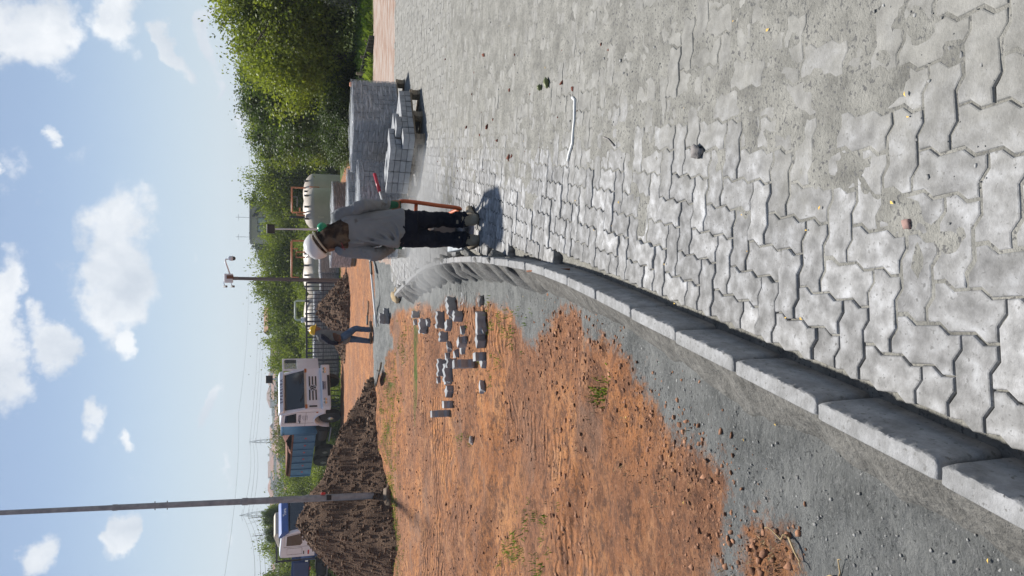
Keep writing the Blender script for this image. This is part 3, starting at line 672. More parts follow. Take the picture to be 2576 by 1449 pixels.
def pile(name, label, x0, x1, y0, y1, st, fn, nclod, group=None, csize=(.02, .07)):
    gx, gy = np.meshgrid(np.arange(x0, x1, st), np.arange(y0, y1, st)); g = H(gx, gy); h = fn(gx, gy)
    n = (fbm(gx * 1.5, gy * 1.5, 5, .5) - .5) * .16 * np.clip(h * 2, 0, 1) + (fbm(gx * 9, gy * 9, 3) - .5) * .035 * np.clip(h * 4, 0, 1)
    z = np.where(h > .0, g + h + n, g - .12)
    r = empty(name, (float((x0 + x1) / 2), float((y0 + y1) / 2), h1((x0 + x1) / 2, (y0 + y1) / 2)))
    tag(r, label, 'dirt pile', group)
    I = np.arange(gx.size).reshape(gx.shape); Qp = np.stack([I[:-1, :-1], I[:-1, 1:], I[1:, 1:], I[1:, :-1]], -1)
    hh = h; ok = (np.maximum(np.maximum(hh[:-1, :-1], hh[1:, :-1]), np.maximum(hh[:-1, 1:], hh[1:, 1:])) > 0)
    V = np.stack([gx.ravel(), gy.ravel(), z.ravel()], -1) - np.array(r.location)
    o = quads_mesh('heap', V, Qp[ok], MT['pile'], r, smooth=True)
    pts, sz = [], []
    hf = h.ravel(); cand_ = np.where(hf > .02)[0]; pick = RNG.choice(cand_, nclod)
    for q in pick:
        s = csize[0] + (csize[1] - csize[0]) * RNG.random() ** 4; jx, jy = RNG.uniform(-st, st, 2) * .5
        pts.append(V[q] + np.array([jx, jy, 0])); sz.append(s)
    scatter('clods', pts, sz, MT['pileclod'], r, sink=.25)
    return r
PR_X = [-9.5, -8.2, -7.3, -6.6, -6.05, -5.6, -5.2, -4.8, -4.4, -3.95, -3.5, -3.0, -2.55, -2.2, -1.9]
PR_H = [0, .25, .4, .8, 1.22, 1.55, 1.82, 1.62, 1.3, 1.08, .8, .56, .38, .2, -.2]
def pile1(x, y):
    pr = np.interp(x + (fbm(x * 1.2, y * 1.2, 2) - .5) * .5, PR_X, PR_H); c = 17.75 + .05 * (x + 5)
    d = np.abs(y - c); return pr + .12 - .8 * np.maximum(0, d - .12) - np.where(pr < 0, 1, 0) + (fbm(x * 3, y * 3, 3) - .5) * .12
pile('dirt_pile', 'tall dark brown heap of excavated soil behind the grey steel pole', -9.5, -1.7, 14.9, 21, .07, pile1, 9000, 'dirt piles on the site', (.008, .042))
def pile2(x, y):
    d = np.hypot((x + .85) / 1.0, (y - 33) / 1.25) + (fbm(x * 1.3, y * 1.3, 3) - .5) * .6; return 1.5 - d * 1.0 - np.where(d < .25, .15, 0)
pile('dirt_pile', 'small conical brown soil heap in front of the tanks', -3.2, 1.4, 30.6, 35.6, .1, pile2, 1200, 'dirt piles on the site', (.03, .08))
def pile3(x, y):
    d = np.hypot((x + 2.35) / 1.2, (y - 36) / .8) + (fbm(x * 1.3, y * 1.3, 3) - .5) * .5; return .55 - d * .55
pile('dirt_pile', 'low mound of brown soil beside the standing worker by the fence', -4.2, -.6, 34.6, 37.4, .1, pile3, 300, 'dirt piles on the site', (.03, .07))

# ------------------------------------------------------------------ loose stones, clods and grass on the bare soil
def rand_left(n, y0, y1, pw=2.0, xmax=0):
    out = []
    while len(out) < n:
        y = y0 + (y1 - y0) * RNG.random(4000) ** pw; zc_ = y * cT + 1.5 * sT; x = RNG.uniform(-1, .1, 4000) * (zc_ * .40 + .4)
        ok = (kdist(x, y) < -.12) & (~inpoly(x, y, PAVE)); out += list(zip(x[ok], y[ok]))
    return np.array(out[:n])
P_ = rand_left(15000, 1.0, 15, 1.5); g_ = grey_mask(P_[:, 0], P_[:, 1]); z_ = H(P_[:, 0], P_[:, 1])
cl = fbm(P_[:, 0] * 1.1 + 3, P_[:, 1] * 1.1, 4)
on = (g_ < .5) & (cl > .43); pp = np.stack([P_[on, 0], P_[on, 1], z_[on]], -1)
scatter('soil_clods', pp, .0025 + .017 * RNG.random(len(pp)) ** 7, MT['clod'])
bpy.data.objects['soil_clods']['label'] = 'scattered clods and pebbles on the bare orange soil'
on = (g_ > .5); pp = np.stack([P_[on, 0], P_[on, 1], z_[on]], -1)
o = scatter('grey_chips', pp[::2], .0018 + .0055 * RNG.random(len(pp[::2])) ** 4, MT['gravel']); o['label'] = 'grey stone chips strewn over the dust beside the kerb'
# stones gathered along the edge of the dust
e_ = []
for (a, b) in zip(GREY[14:29], GREY[15:30]):
    for _ in range(80):
        t = RNG.random(); e_.append((a[0] + (b[0] - a[0]) * t + RNG.normal(0, .16) - .1, a[1] + (b[1] - a[1]) * t + RNG.normal(0, .2)))
e_ = np.array(e_); e_ = e_[kdist(e_[:, 0], e_[:, 1]) < -.15]
o = scatter('brown_pebbles', np.stack([e_[:, 0], e_[:, 1], H(e_[:, 0], e_[:, 1])], -1), .003 + .011 * RNG.random(len(e_)) ** 3, MT['clod']); o['label'] = 'brown pebbles gathered where soil meets grey dust'
# crumbs on the pavement
n = 2600; y = .8 + 11 * RNG.random(n) ** 1.7; x = RNG.uniform(-.9, 1, n) * (y * .4 + .6); d = kdist(x, y); ok = (d > .25) & (fbm(x * 1.5, y * 1.5, 3) * np.clip(d, .3, 1.2) > .36)
x, y = x[ok], y[ok]
o = scatter('dust_crumbs', np.stack([x, y, -S * y], -1), .0022 + .006 * RNG.random(len(x)) ** 4, MT['gravel'], pave)
n = 70; y = 3.5 + 6 * RNG.random(n); x = .35 + .28 * y * RNG.random(n) ; ok = (kdist(x, y) > .8)
o = scatter('red_soil_crumbs', np.stack([x[ok], y[ok], -S * y[ok]], -1), .005 + .018 * RNG.random(ok.sum()) ** 3, mat('red_soil', [(.12, .035, .025), (.2, .07, .04)], rough=.95), pave)
# small yellow leaves
def leaf_scatter(name, n, material, pts=None):
    Vs, Fs = [], []
    for q in range(n):
        x_, y_, z_ = pts[q]; a = RNG.random() * 6.28; l = .004 + .005 * RNG.random(); w = l * .5
        R_ = np.array(Matrix.Rotation(a, 3, 'Z') @ Matrix.Rotation(RNG.uniform(-.5, .5), 3, 'X'))
        v = np.array([(-l, 0, 0), (0, -w, .002), (l, 0, 0), (0, w, .003)]) @ R_.T + (x_, y_, z_ + .006); Fs.append(np.arange(4) + 4 * q); Vs.append(v)
    return quads_mesh(name, np.concatenate(Vs), np.array(Fs), material)
n = 90; y = .9 + 5 * RNG.random(n) ** 1.8; x = RNG.uniform(-1, 1, n) * (y * .4 + .5); z = np.where(inpoly(x, y, PAVE), -S * y, H(x, y))
ok = np.abs(kdist(x, y) - .03) > .06
o = leaf_scatter('fallen_leaves', int(ok.sum()), mat('yellow_leaf', [(.5, .28, .04), (.7, .5, .12)], rough=.7, rnd=.2), np.stack([x, y, z], -1)[ok]); tag(o, 'tiny yellow leaves fallen over pavers and soil', kind='stuff')
# grass tufts
MT['grass'] = leafmat('grass_blade', (.05, .09, .015), (.20, .27, .05), .3)
MT['straw'] = mat('dry_straw', [(.28, .2, .1), (.45, .34, .19)], rough=.9, rnd=.2)
def tufts(name, label, pts, nb, hgt, material, spread=.05):
    Vs, Fs, q = [], [], 0
    for (x, y, z, s) in pts:
        for _ in range(nb):
            a = RNG.random() * 6.28; r = spread * s * RNG.random() ** .5; bx, by = x + r * math.cos(a), y + r * math.sin(a)
            l = hgt * s * RNG.uniform(.4, 1); lean = RNG.uniform(.2, .9) * l; w = .0035 * s + .0015; a2 = RNG.random() * 6.28
            dx, dy = math.cos(a2), math.sin(a2)
            Vs += [(bx - dy * w, by + dx * w, z - .01), (bx + dy * w, by - dx * w, z - .01), (bx + dx * lean + dy * w * .4, by + dy * lean - dx * w * .4, z + l * .8), (bx + dx * lean * 1.2, by + dy * lean * 1.2, z + l * .75)]
            Fs.append((q, q + 1, q + 2, q + 3)); q += 4
    o = quads_mesh(name, np.array(Vs), np.array(Fs), material); tag(o, label, kind='stuff'); return o
tp = []
for cx_, cy_, n_, sx_, sy_ in ((1010, 880, 26, 8, 40), (995, 1010, 60, 7, 50), (993, 1080, 90, 5, 70), (994, 1290, 220, 6, 100), (1000, 1400, 40, 6, 50), (1240, 800, 14, 40, 20), (1275, 840, 12, 20, 18), (1510, 985, 14, 12, 16), (1280, 1395, 26, 14, 18), (1340, 1310, 14, 25, 30), (1360, 1430, 10, 14, 14), (1240, 915, 8, 30, 20), (1170, 1110, 6, 12, 8), (1020, 830, 10, 8, 20)):
    for _ in range(n_):
        p = gpl(cx_ + RNG.normal(0, sx_), cy_ + RNG.normal(0, sy_), -.12)
        if kdist(np.array([p.x]), np.array([p.y]))[0] > -.2: continue
        tp.append((p.x, p.y, h1(p.x, p.y), RNG.uniform(.5, 1.2)))
tufts('grass_tufts', 'green grass tufts sprouting in patches on the orange soil', tp, 9, .05, MT['grass'], .07)
tp = []
for cx_, cy_, n_, sx_, sy_ in ((1960, 1390, 26, 40, 40), (1650, 1200, 30, 60, 60), (1900, 1449, 14, 80, 30), (1500, 1100, 25, 90, 90)):
    for _ in range(n_):
        p = gpl(cx_ + RNG.normal(0, sx_), cy_ + RNG.normal(0, sy_), -.1); tp.append((p.x, p.y, h1(p.x, p.y) - .004, RNG.uniform(.3, 1.0)))
tufts('dry_straw', 'dry straw and root bits lying on the soil near the kerb', tp, 5, .03, MT['straw'], .06)
# roots
for q, (px_, py_, lb) in enumerate(((2010, 1395, 'thin pale root twisting over the soil patch beside the grey dust'), (1965, 1345, 'short dry root lying upright on the soil patch near the kerb'), (2110, 1440, 'brown forked twig at the bottom edge of the grey dust'))):
    p = gp(px_, py_); a = RNG.random() * 6; pts = []
    for k in range(9):
        t = k / 8; pts.append((p.x + .12 * (t - .5) * math.cos(a) + .012 * math.sin(t * 9), p.y + .12 * (t - .5) * math.sin(a) + .012 * math.cos(t * 7), p.z + .006 + .012 * math.sin(t * 5) ** 2))
    tag(MB().tube(pts, [.004 - .0025 * k / 8 for k in range(9)], 6).build('root', MT['straw'], smooth=True), lb, 'root', 'roots on the soil')

# ------------------------------------------------------------------ loose paving blocks dropped on the soil
def block_mesh(kind, sd=0):
    w, cut = (2, False) if kind == 'full' else (1, True)
    v, f = paver_geo(w, cut, .002, .004, .08); n = len(v) // 4
    f = f + [tuple(range(3 * n, 4 * n))[::-1]]
    bm = bmesh.new(); vs = [bm.verts.new((a, b, c + .04)) for a, b, c in v]
    for q in f: bm.faces.new([vs[k] for k in q])
    if kind == 'chip':
        bm.free(); bm = bmesh.new(); bmesh.ops.create_cube(bm, size=1)
        rr = random.Random(sd)
        for v_ in bm.verts: v_.co = Vector((v_.co.x * .1 * rr.uniform(.5, 1.3), v_.co.y * .075 * rr.uniform(.5, 1.3), v_.co.z * .06 * rr.uniform(.5, 1.3)))
        bmesh.ops.subdivide_edges(bm, edges=bm.edges[:], cuts=1)
        for v_ in bm.verts: v_.co += mnoise.noise_vector(v_.co * 30 + Vector((sd, 0, 0))) * .008
    bmesh.ops.recalc_face_normals(bm, faces=bm.faces)
    me = bpy.data.meshes.new('loose_paver'); bm.to_mesh(me); bm.free(); me.materials.append(MT['block']); return me
BM_ = {'full': block_mesh('full'), 'half': block_mesh('half'), 'chip0': block_mesh('chip', 1), 'chip1': block_mesh('chip', 2), 'chip2': block_mesh('chip', 3)}
# zoom px (x,y) on the [1400,900,2000,1600] crop; kind; stance: 0 flat, 1 on long edge, 2 on end; turn; label
LP = [(350, 578, 'half', 1, .1, 'half paver standing alone nearest the far kerb end'), (402, 668, 'full', 1, .1, 'dark full paver on edge, farthest of the row behind the others'),
      (440, 640, 'chip0', 0, .9, 'broken paver piece leaning on the farthest full paver'), (335, 640, 'chip2', 0, .4, 'small pale chip left of the lone half paver'),
      (550, 620, 'full', 1, 0, 'full paver on edge with bright top, beside the wire loop'), (635, 510, 'full', 1, .7, 'big paver on edge closest to the mortar haunches'),
      (612, 575, 'chip1', 0, .3, 'dark angular chunk between two full pavers'), (608, 662, 'half', 0, .6, 'dark half paver lying behind the wire loop'),
      (690, 590, 'half', 1, .9, 'diamond shaped half paver at the edge of the grey dust'), (712, 705, 'chip0', 0, .2, 'wedge shaped fragment with pale top, first of the middle row'),
      (728, 790, 'half', 2, .5, 'notched half paver standing in the middle row'), (706, 860, 'chip1', 0, 1.5, 'small squared fragment in the middle row'),
      (775, 960, 'full', 2, .3, 'pale full paver standing on its end, alone in the middle row'), (858, 645, 'full', 0, .05, 'long wavy paver lying flat with bright zigzag side'),
      (872, 695, 'chip2', 0, .4, 'tiny pale chip touching the long wavy paver'), (855, 780, 'half', 0, .8, 'half paver lying flat in the near row'),
      (862, 905, 'half', 2, .2, 'dark notched paver standing in the near row'), (872, 950, 'chip0', 0, 1.1, 'grey chunk lying below the dark notched paver'),
      (575, 750, 'half', 1, .5, 'double edged half paver in the long far row'), (597, 830, 'chip1', 0, .7, 'pale splinter in the long far row'),
      (590, 910, 'chip0', 0, .2, 'small chunk just right of the heap of pavers'), (635, 955, 'half', 1, .1, 'half paver on edge at the front of the heap'),
      (560, 990, 'full', 1, .08, 'full paver on edge at the back of the heap'), (612, 1030, 'full', 1, .15, 'full paver on edge in front of the heap'),
      (520, 1085, 'chip2', 0, .1, 'thin slab at the left back of the heap'), (600, 1085, 'half', 0, .3, 'half paver lying flat under the heap front'),
      (610, 1175, 'half', 0, 1.0, 'dark flat half paver left of the heap'), (605, 1275, 'half', 2, .1, 'squared block second from the left end of the far row'),
      (583, 1345, 'full', 2, .1, 'leftmost block of the far row with a green blade beside it'), (855, 1145, 'chip1', 0, .5, 'white fragment lying alone left of the near row'),
      (655, 885, 'chip2', 0, .3, 'tiny grey chip right of the heap in the far row')]
for x_, y_, kd_, stn, trn, lb in LP:
    p = gp((1400 + x_ / 2.07) * .6708, (900 + y_ / 2.07) * .6708)
    o = link('loose_paver', BM_[kd_], None); kx = 1.03; R_ = Matrix.Rotation(trn, 4, 'Z') @ Matrix.Rotation({0: 0, 1: math.pi / 2, 2: 0}[stn], 4, 'X') @ Matrix.Rotation(math.pi / 2 if stn == 2 else 0, 4, 'Y') @ Matrix.Rotation(RNG.uniform(-.1, .1), 4, 'X')
    hz_ = {0: .04, 1: .056, 2: .112 if kd_ == 'full' else .056}[stn]
    if kd_.startswith('chip'): hz_ = .025
    o.matrix_world = Matrix.Translation((p.x, p.y, p.z + hz_ * kx - .008)) @ R_ @ Matrix.Scale(kx, 4)
    tag(o, lb, 'paving block', 'loose paving blocks on the soil')
for x_, y_, dz, trn, lb in ((60, 610, .10, .1, 'paver on top of two others by the white plastic pipe'), (108, 570, 0, .15, 'grey block under the stacked paver beside the plastic pipe'), (120, 612, 0, .2, 'lower block nearest the soil in the small pipe side stack')):
    p = gp((1400 + 120 / 2.07) * .6708, (900 + y_ / 2.07) * .6708)
    o = link('loose_paver', BM_['full'], None); o.matrix_world = Matrix.Translation((p.x, p.y, p.z + .05 + dz)) @ Matrix.Rotation(trn, 4, 'Z') @ Matrix.Rotation(math.pi / 2, 4, 'X'); tag(o, lb, 'paving block', 'loose paving blocks on the soil')
def rock(name, px_, py_, size, material, label, cat='stone', sd=3, on_pave=False):
    p = gpl(px_, py_, 0) if on_pave else gp(px_, py_)
    v, f = rock_mesh('r', sd, 2, .8, .75); o = quads_mesh(name, v * np.array(size), f, material); o.location = (p.x, p.y, p.z + size[2] * .45); o.rotation_euler = (0, 0, sd)
    tag(o, label, cat); return o
rock('stone', 1190, 1107, (.045, .05, .035), MT['stone'], 'lone bluish grey stone on the orange soil', sd=4)
rock('stone', 1003, 745, (.13, .2, .12), mat('ochre_stone', [(.35, .25, .13), (.55, .45, .3)], rough=.9), 'ochre stone beside the far end of the kerb', sd=6)
rock('stone', 1760, 384, (.028, .03, .024), MT['stone'], 'white broken stone lying on the dusty pavers', sd=9, on_pave=True)
rock('stone', 2283, 564, (.012, .013, .009), mat('reddish_stone', [(.24, .13, .11), (.36, .24, .21)], rough=.9), 'small reddish stone lodged between pavers near the camera', sd=11, on_pave=True)
rock('stone', 984, 1243, (.2, .16, .13), mat('brown_rock', [(.1, .07, .05), (.2, .15, .11)], rough=.9, bump=.5), 'brown concrete lump at the foot of the steel pole', sd=13)
rock('stone', 1216, 755, (.055, .06, .05), MT['stone'], 'grey boulder at the edge of the dust near the pavers', sd=14)
rock('stone', 1130, 768, (.05, .05, .035), MT['stone'], 'grey stone between the kerb dust and the loose pavers', sd=15)
# strap, pods, stick, pipes
def ground_strip(name, px, r, material, label, cat, off=0.006, pave_=True, fl=.35):
    pts = [gpl(a, b, off) if pave_ else gp(a, b) + Vector((0, 0, off)) for a, b in px]
    cs = []
    for i in range(len(pts) - 1):
        for k in range(4): cs.append(pts[i].lerp(pts[i + 1], k / 4))
    cs.append(pts[-1]); o = MB().tube(cs, r, 8).build(name, material, smooth=True); tag(o, label, cat); return o
ground_strip('plastic_strap', [(1440, 245), (1446, 252), (1445, 300), (1442, 330), (1440, 360), (1432, 385), (1428, 405)], .009, MT['pvcwhite'], 'twisted white plastic strap lying across the pavers', 'strap')
MT['pod'] = flat('green_pod', (.14, .16, .06), .5)
for (a, b, c, d_, lb) in ((1372, 195, 1376, 222, 'larger olive seed pod lying on the dusty pavers'), (1357, 212, 1357, 228, 'smaller olive seed pod beside the larger one')):
    A, B = gpl(a, b, .016), gpl(c, d_, .016); pts = [A.lerp(B, k / 6) for k in range(7)]
    tag(MB().tube(pts, [.004, .012, .018, .02, .018, .012, .004], 8).build('seed_pod', MT['pod'], smooth=True), lb, 'seed pod', 'seed pods on the pavers')
ground_strip('twig', [(1545, 367), (1530, 350), (1518, 345)], .004, MT['stone'], 'thin grey twig on the dusty pavers', 'twig')
A = gpl(1326, 682, KT + .008); B = gpl(1432, 677, .02); tag(MB().tube([A, A.lerp(B, .5), B], .006, 7).build('rebar_stick', MT['rust'], smooth=True), 'rusty reinforcing rod lying across the kerb onto the pavers', 'rod')
ground_strip('plastic_pipe', [(963, 655), (947, 822)], .022, MT['pvcwhite'], 'long white plastic pipe lying along the grey dust ridge', 'pipe', .05, False)
def shovel(px_h, px_b, label, hgt=0.05):
    A = gp(*px_h) + Vector((0, 0, hgt)); B = gp(*px_b) + Vector((0, 0, hgt + .03)); r = empty('shovel', B); tag(r, label, 'shovel', 'shovels left on the ground')
    d = (A - B); L_ = d.length; d.normalize(); sd = Vector((0, 0, 1)).cross(d).normalized(); up = d.cross(sd)
    MB().tube([d * .12, d * L_], .02, 8).build('handle', MT['wood'], r, smooth=True)
    Rm = Matrix((sd, -d, up)).transposed()
    b = MB(); vs = []; n = 9
    for i in range(n):
        t = i / (n - 1); w = .12 * (1 if t < .6 else math.sqrt(max(0, 1 - ((t - .6) / .4) ** 2)) + .02)
        for k in range(7): u = k / 6 * 2 - 1; vs.append(Rm @ Vector((u * w, t * .32 - .12, .035 * u * u)))
    fs = [(i * 7 + k, i * 7 + k + 1, (i + 1) * 7 + k + 1, (i + 1) * 7 + k) for i in range(n - 1) for k in range(6)]
    b.add(vs, fs); o = b.build('blade', MT['chassis'], r, smooth=True, fix=False); sm = o.modifiers.new('t', 'SOLIDIFY'); sm.thickness = .008
shovel((930, 757), (933, 800), 'shovel with pale handle lying beside the worker in the yellow helmet')
shovel((938, 640), (944, 668), 'shovel lying half hidden behind the worker in the white helmet')
shovel((955, 912), (956, 948), 'shovel with its blade in the dust near the tall heap')
A = gp(1170, 752); pts = [A + Vector((.07 * math.sin(t), .05 * math.cos(t * 1.3), .02 + .03 * math.sin(t * .9) ** 2)) for t in np.linspace(0, 5, 14)]
tag(MB().tube(pts, .004, 6).build('wire_loop', MT['pvcwhite'], smooth=True), 'bent white wire loop among the loose pavers', 'wire')

# ------------------------------------------------------------------ poles
pb = gpl(982, 1245, -.12); pt = vp(-260, 1302, pb.y); r = empty('steel_pole', pb); tag(r, 'tall grey steel pole rising out of the picture beside the big heap', 'pole')
ax = (pt - pb)
def sub(a, b): return [ax * a, ax * ((a + b) / 2), ax * b]
MB().tube([ax * -.03, ax * 0, ax * .33], [.075, .073, .066], 16).build('lower_section', MT['galv'], r, auto=40)
MB().tube([ax * .33, ax * .60], [.060, .056], 16).build('middle_section', MT['galv'], r, auto=40)
MB().tube([ax * .60, ax * 1.0], [.050, .042], 16).build('upper_section', MT['galv'], r, auto=40)
MB().tube([ax * .325, ax * .338], .074, 16).build('collar', MT['galv'], r, auto=40)
MB().tube([ax * .595, ax * .605], .062, 16).build('collar', MT['galv'], r, auto=40)
for a in (.495, .52):
    MB().tube([ax * a - Vector((.085, 0, 0)), ax * a + Vector((.085, 0, 0))], .009, 8).build('bolt', MT['chassis'], r)
MB().box(ax * .145 + Vector((.02, -.06, 0)), (.1, .03, .1)).build('clamp_plate', MT['chassis'], r)
MB().box(ax * .158 + Vector((.1, -.02, 0)), (.05, .05, .09), bev=.01).build('red_tag', MT['red'], r)
# camera pole
pb = vp(868, 706, 38.0); pb.z = h1(pb.x, 38.0); pt = vp(578, 700, 38.0); ax = pt - pb; r = empty('camera_pole', pb); tag(r, 'slim pole carrying security cameras between the two white tanks', 'camera pole')
MT['weath'] = mat('weathered_pole', [(.11, .10, .095), (.2, .19, .18)], scale=6, rough=.7, stretch=(1, 1, .1))
MB().tube([ax * 0, ax * .5, ax], [.10, .09, .075], 14).build('shaft', MT['weath'], r, auto=40)
MB().box(ax * 1.01, (.42, .26, .38), bev=.02).build('control_box', MT['white'], r)
MB().box(ax * 1.0 + Vector((.06, -.14, -.02)), (.16, .03, .30)).build('bracket', MT['rust'], r)
MB().box(ax * .955 + Vector((0, -.06, 0)), (.16, .12, .28), bev=.02).build('clamp', MT['weath'], r)
A = ax * 1.0 + Vector((.2, 0, 0)); B = A + Vector((.55, -.1, -.02 + .2)); 
MB().tube([A, B, B + Vector((.12, 0, 0)), B + Vector((.16, 0, -.18))], .035, 8).build('camera_arm', MT['white'], r, smooth=True)
cc = B + Vector((.17, 0, -.3)); hs_ = MB().lathe([(.06, .2), (.11, .12), (.115, 0), (.11, -.02)], 16, cc).build('dome_camera', MT['white'], r, smooth=True)
MB().lathe([(.1, 0), (.095, -.06), (.06, -.11), (0, -.125)], 16, cc + Vector((0, 0, -.02))).build('dome_lens', MT['glass'], r, smooth=True)
for dz_ in (.22, -.1):
    q = ax * 1.0 + Vector((-.34, -.1, dz_)); MB().tube([ax * 1.0 + Vector((-.15, 0, dz_ + .06)), q], .02, 6).build('camera_bracket', MT['white'], r)
    MB().box(q + Vector((-.04, -.06, -.04)), (.10, .28, .10), Matrix.Rotation(.4, 3, 'X'), .02).build('bullet_camera', MT['weath'], r)
# floodlights
def flood(px, Y, lb, wpx=22):
    top = vp(px[0], px[1], Y); base = Vector((top.x + .05, Y, h1(top.x, Y))); r = empty('floodlight_post', base); tag(r, lb, 'floodlight', 'floodlight posts by the fence'); a = top - base; k = Y / F
    MB().tube([a * 0, a * .55], .055, 12).build('post', MT['white'], r, auto=40); MB().tube([a * .55, a * .97], .042, 12).build('upper_post', MT['white'], r, auto=40)
    MB().box(a + Vector((0, -.08, 0)), (wpx * k, .1, .38), Matrix.Rotation(rad(8), 3, 'X'), .015).build('lamp_head', MT['black'], r)
    MB().box(a + Vector((0, .0, -.16)), (.1, .1, .1)).build('bracket', MT['galv'], r)
flood((681, 576), 40, 'floodlight with black head on a white post between the tanks')
flood((677, 954), 46, 'floodlight with black head rising behind the white truck cab', 18)
# ------------------------------------------------------------------ pallets and paver stacks
BXM = MB().box((0, 0, 0), (.206, .099, .0755), bev=.005).mesh('paver_block'); BXM.materials.append(MT['block'])
PANGLE = rad(36.9)
def pallet(o, ang, w, d, label, z=None):
    r = empty('wooden_pallet', (o[0], o[1], (-S * o[1]) if z is None else z), (0, 0, ang)); r.rotation_euler = (-math.atan(S) if o[1] < 42 else 0, 0, 0); r.rotation_euler = (Matrix.Rotation(-math.atan(S), 3, 'X') @ rotz(ang)).to_euler()
    tag(r, label, 'pallet', 'wooden pallets')
    for i in range(7):
        y = d * (i + .5) / 7; MB().box((w / 2, y, .131), (w, d / 7 * .74, .018)).build('deck_board', MT['wood'], r)
    for i in range(3):
        x = w * (.06 + .44 * i); MB().box((x, d / 2, .113), (.09, d, .018)).build('stringer', MT['wood'], r); MB().box((x, d / 2, .009), (.09, d, .018)).build('bottom_board', MT['wood'], r)
        for k in range(3): MB().box((x, d * (.06 + .44 * k), .061), (.1, .1, .086)).build('spacer_block', MT['wood'], r)
    return r
def stack(o, ang, nx, ny, layers, label, group, wrap=False, z0=.142, nfree=0):
    """nx cells of 0.11 m along the right face, ny of 0.22 m along the left face"""
    r = empty('paver_stack', (o[0], o[1], -S * o[1])); r.rotation_euler = (Matrix.Rotation(-math.atan(S), 3, 'X') @ rotz(ang)).to_euler(); tag(r, label, 'paver stack', group)
    hmax = 0
    for ix in range(nx):
        for iy in range(ny):
            n = layers(ix, iy); hmax = max(hmax, n)
            for k in range(n):
                edge = ix == 0 or iy == 0 or ix == nx - 1 and wrap is False or k == n - 1 or k >= layers(max(ix - 1, 0), iy) or k >= layers(ix, max(iy - 1, 0))
                if not edge: continue
                b = link('paver_block', BXM, r); b.location = (.055 + ix * .11 + random.gauss(0, .003), .11 + iy * .22 + random.gauss(0, .004), z0 + .04 + k * .08); b.rotation_euler = (0, 0, math.pi / 2 + random.gauss(0, .015))
    if wrap:
        w, d, h = (nx - nfree) * .11, ny * .22, hmax * .08 + .015; bm = bmesh.new(); bmesh.ops.create_cube(bm, size=1)
        bmesh.ops.delete(bm, geom=[f for f in bm.faces if f.normal.z < -.5], context='FACES')
        bmesh.ops.subdivide_edges(bm, edges=bm.edges[:], cuts=14, use_grid_fill=True)
        sd = Vector((o[0] * 3, o[1] * 2, 0))
        for v in bm.verts:
            p = v.co.copy(); v.co = Vector((w / 2 + p.x * (w + .022), d / 2 + p.y * (d + .022), z0 + (p.z + .5) * (h + .006)))
            nn = mnoise.fractal(Vector((v.co.x * 5, v.co.y * 5, v.co.z * 12)) + sd, 1, 2, 3); v.co += Vector((p.x, p.y, 0)).normalized() * .008 * nn + Vector((0, 0, .012 * nn if p.z > .45 else 0))
        me = bpy.data.meshes.new('stretch_film'); bm.to_mesh(me); bm.free(); me.shade_smooth(); link('stretch_film', me, r, MT['wrap'])
    return r
pallet((2.03, 10.34), PANGLE, 1.05, 1.16, 'worn wooden pallet under the half used paver stack')
def l1(ix, iy):
    if ix >= 7: return 1 if iy > 3 else 2
    if ix >= 4: return 2 if iy == 0 else 3
    if iy == 0: return 3 if ix > 1 else 2
    return 3 if (ix + iy) % 5 == 0 else 4
stack((2.03, 10.34), PANGLE, 9, 5, l1, 'half used open stack of grey pavers in front of the wrapped ones', 'paver stacks')
b = None
pallet((2.62, 12.2), PANGLE, 1.12, 1.12, 'wooden pallet under the large film wrapped paver stack')
stack((2.62, 12.2), PANGLE, 10, 5, lambda x, y: 9 if x < 9 else (0, 4, 5, 3, 6)[y], 'large paver stack wrapped in clear film at the right of the group', 'paver stacks', True, nfree=1)
pallet((1.15, 11.75), PANGLE, 1.12, 1.12, 'pallet under the wrapped stack just behind the white helmeted worker')
stack((1.15, 11.75), PANGLE, 10, 5, lambda x, y: 8, 'film wrapped paver stack directly behind the white helmeted worker', 'paver stacks', True)
pallet((1.3, 13.7), PANGLE, 1.12, 1.12, 'pallet hidden behind the wrapped stacks')
stack((1.3, 13.7), PANGLE, 10, 5, lambda x, y: 9, 'taller wrapped paver stack behind the two front ones', 'paver stacks', True)
# the red and white rod that leans there, an orange scrap on the film
A = vp(942, 437, 11.9); B = vp(966, 520, 11.6); r = empty('marking_rod', B); tag(r, 'red and white rod propped against the wrapped stack', 'rod')
d_ = A - B; MB().tube([d_ * .45, d_], .024, 10).build('red_sleeve', flat('red_plastic', (.42, .03, .05), .35), r, smooth=True); MB().tube([d_ * -.6, d_ * .45], .013, 10).build('white_shaft', MT['pvcwhite'], r, smooth=True)
p = vp(884, 212, 12.95); tag(MB().box((0, 0, 0), (.07, .05, .06), bev=.01).build('plastic_scrap', MT['orange_pvc']), 'orange plastic scrap on top of the large wrapped stack', 'plastic scrap'); bpy.data.objects['plastic_scrap'].location = p
p = gpl(1045, 517, 0); o = MB().box((0, 0, .05), (.10, .25, .1), bev=.005).build('timber_offcut', mat('orange_timber', [(.3, .15, .07), (.42, .24, .12)], rough=.8)); o.location = p; o.rotation_euler = (0, 0, .6); tag(o, 'brownish timber offcut beside the open stack pallet', 'timber')
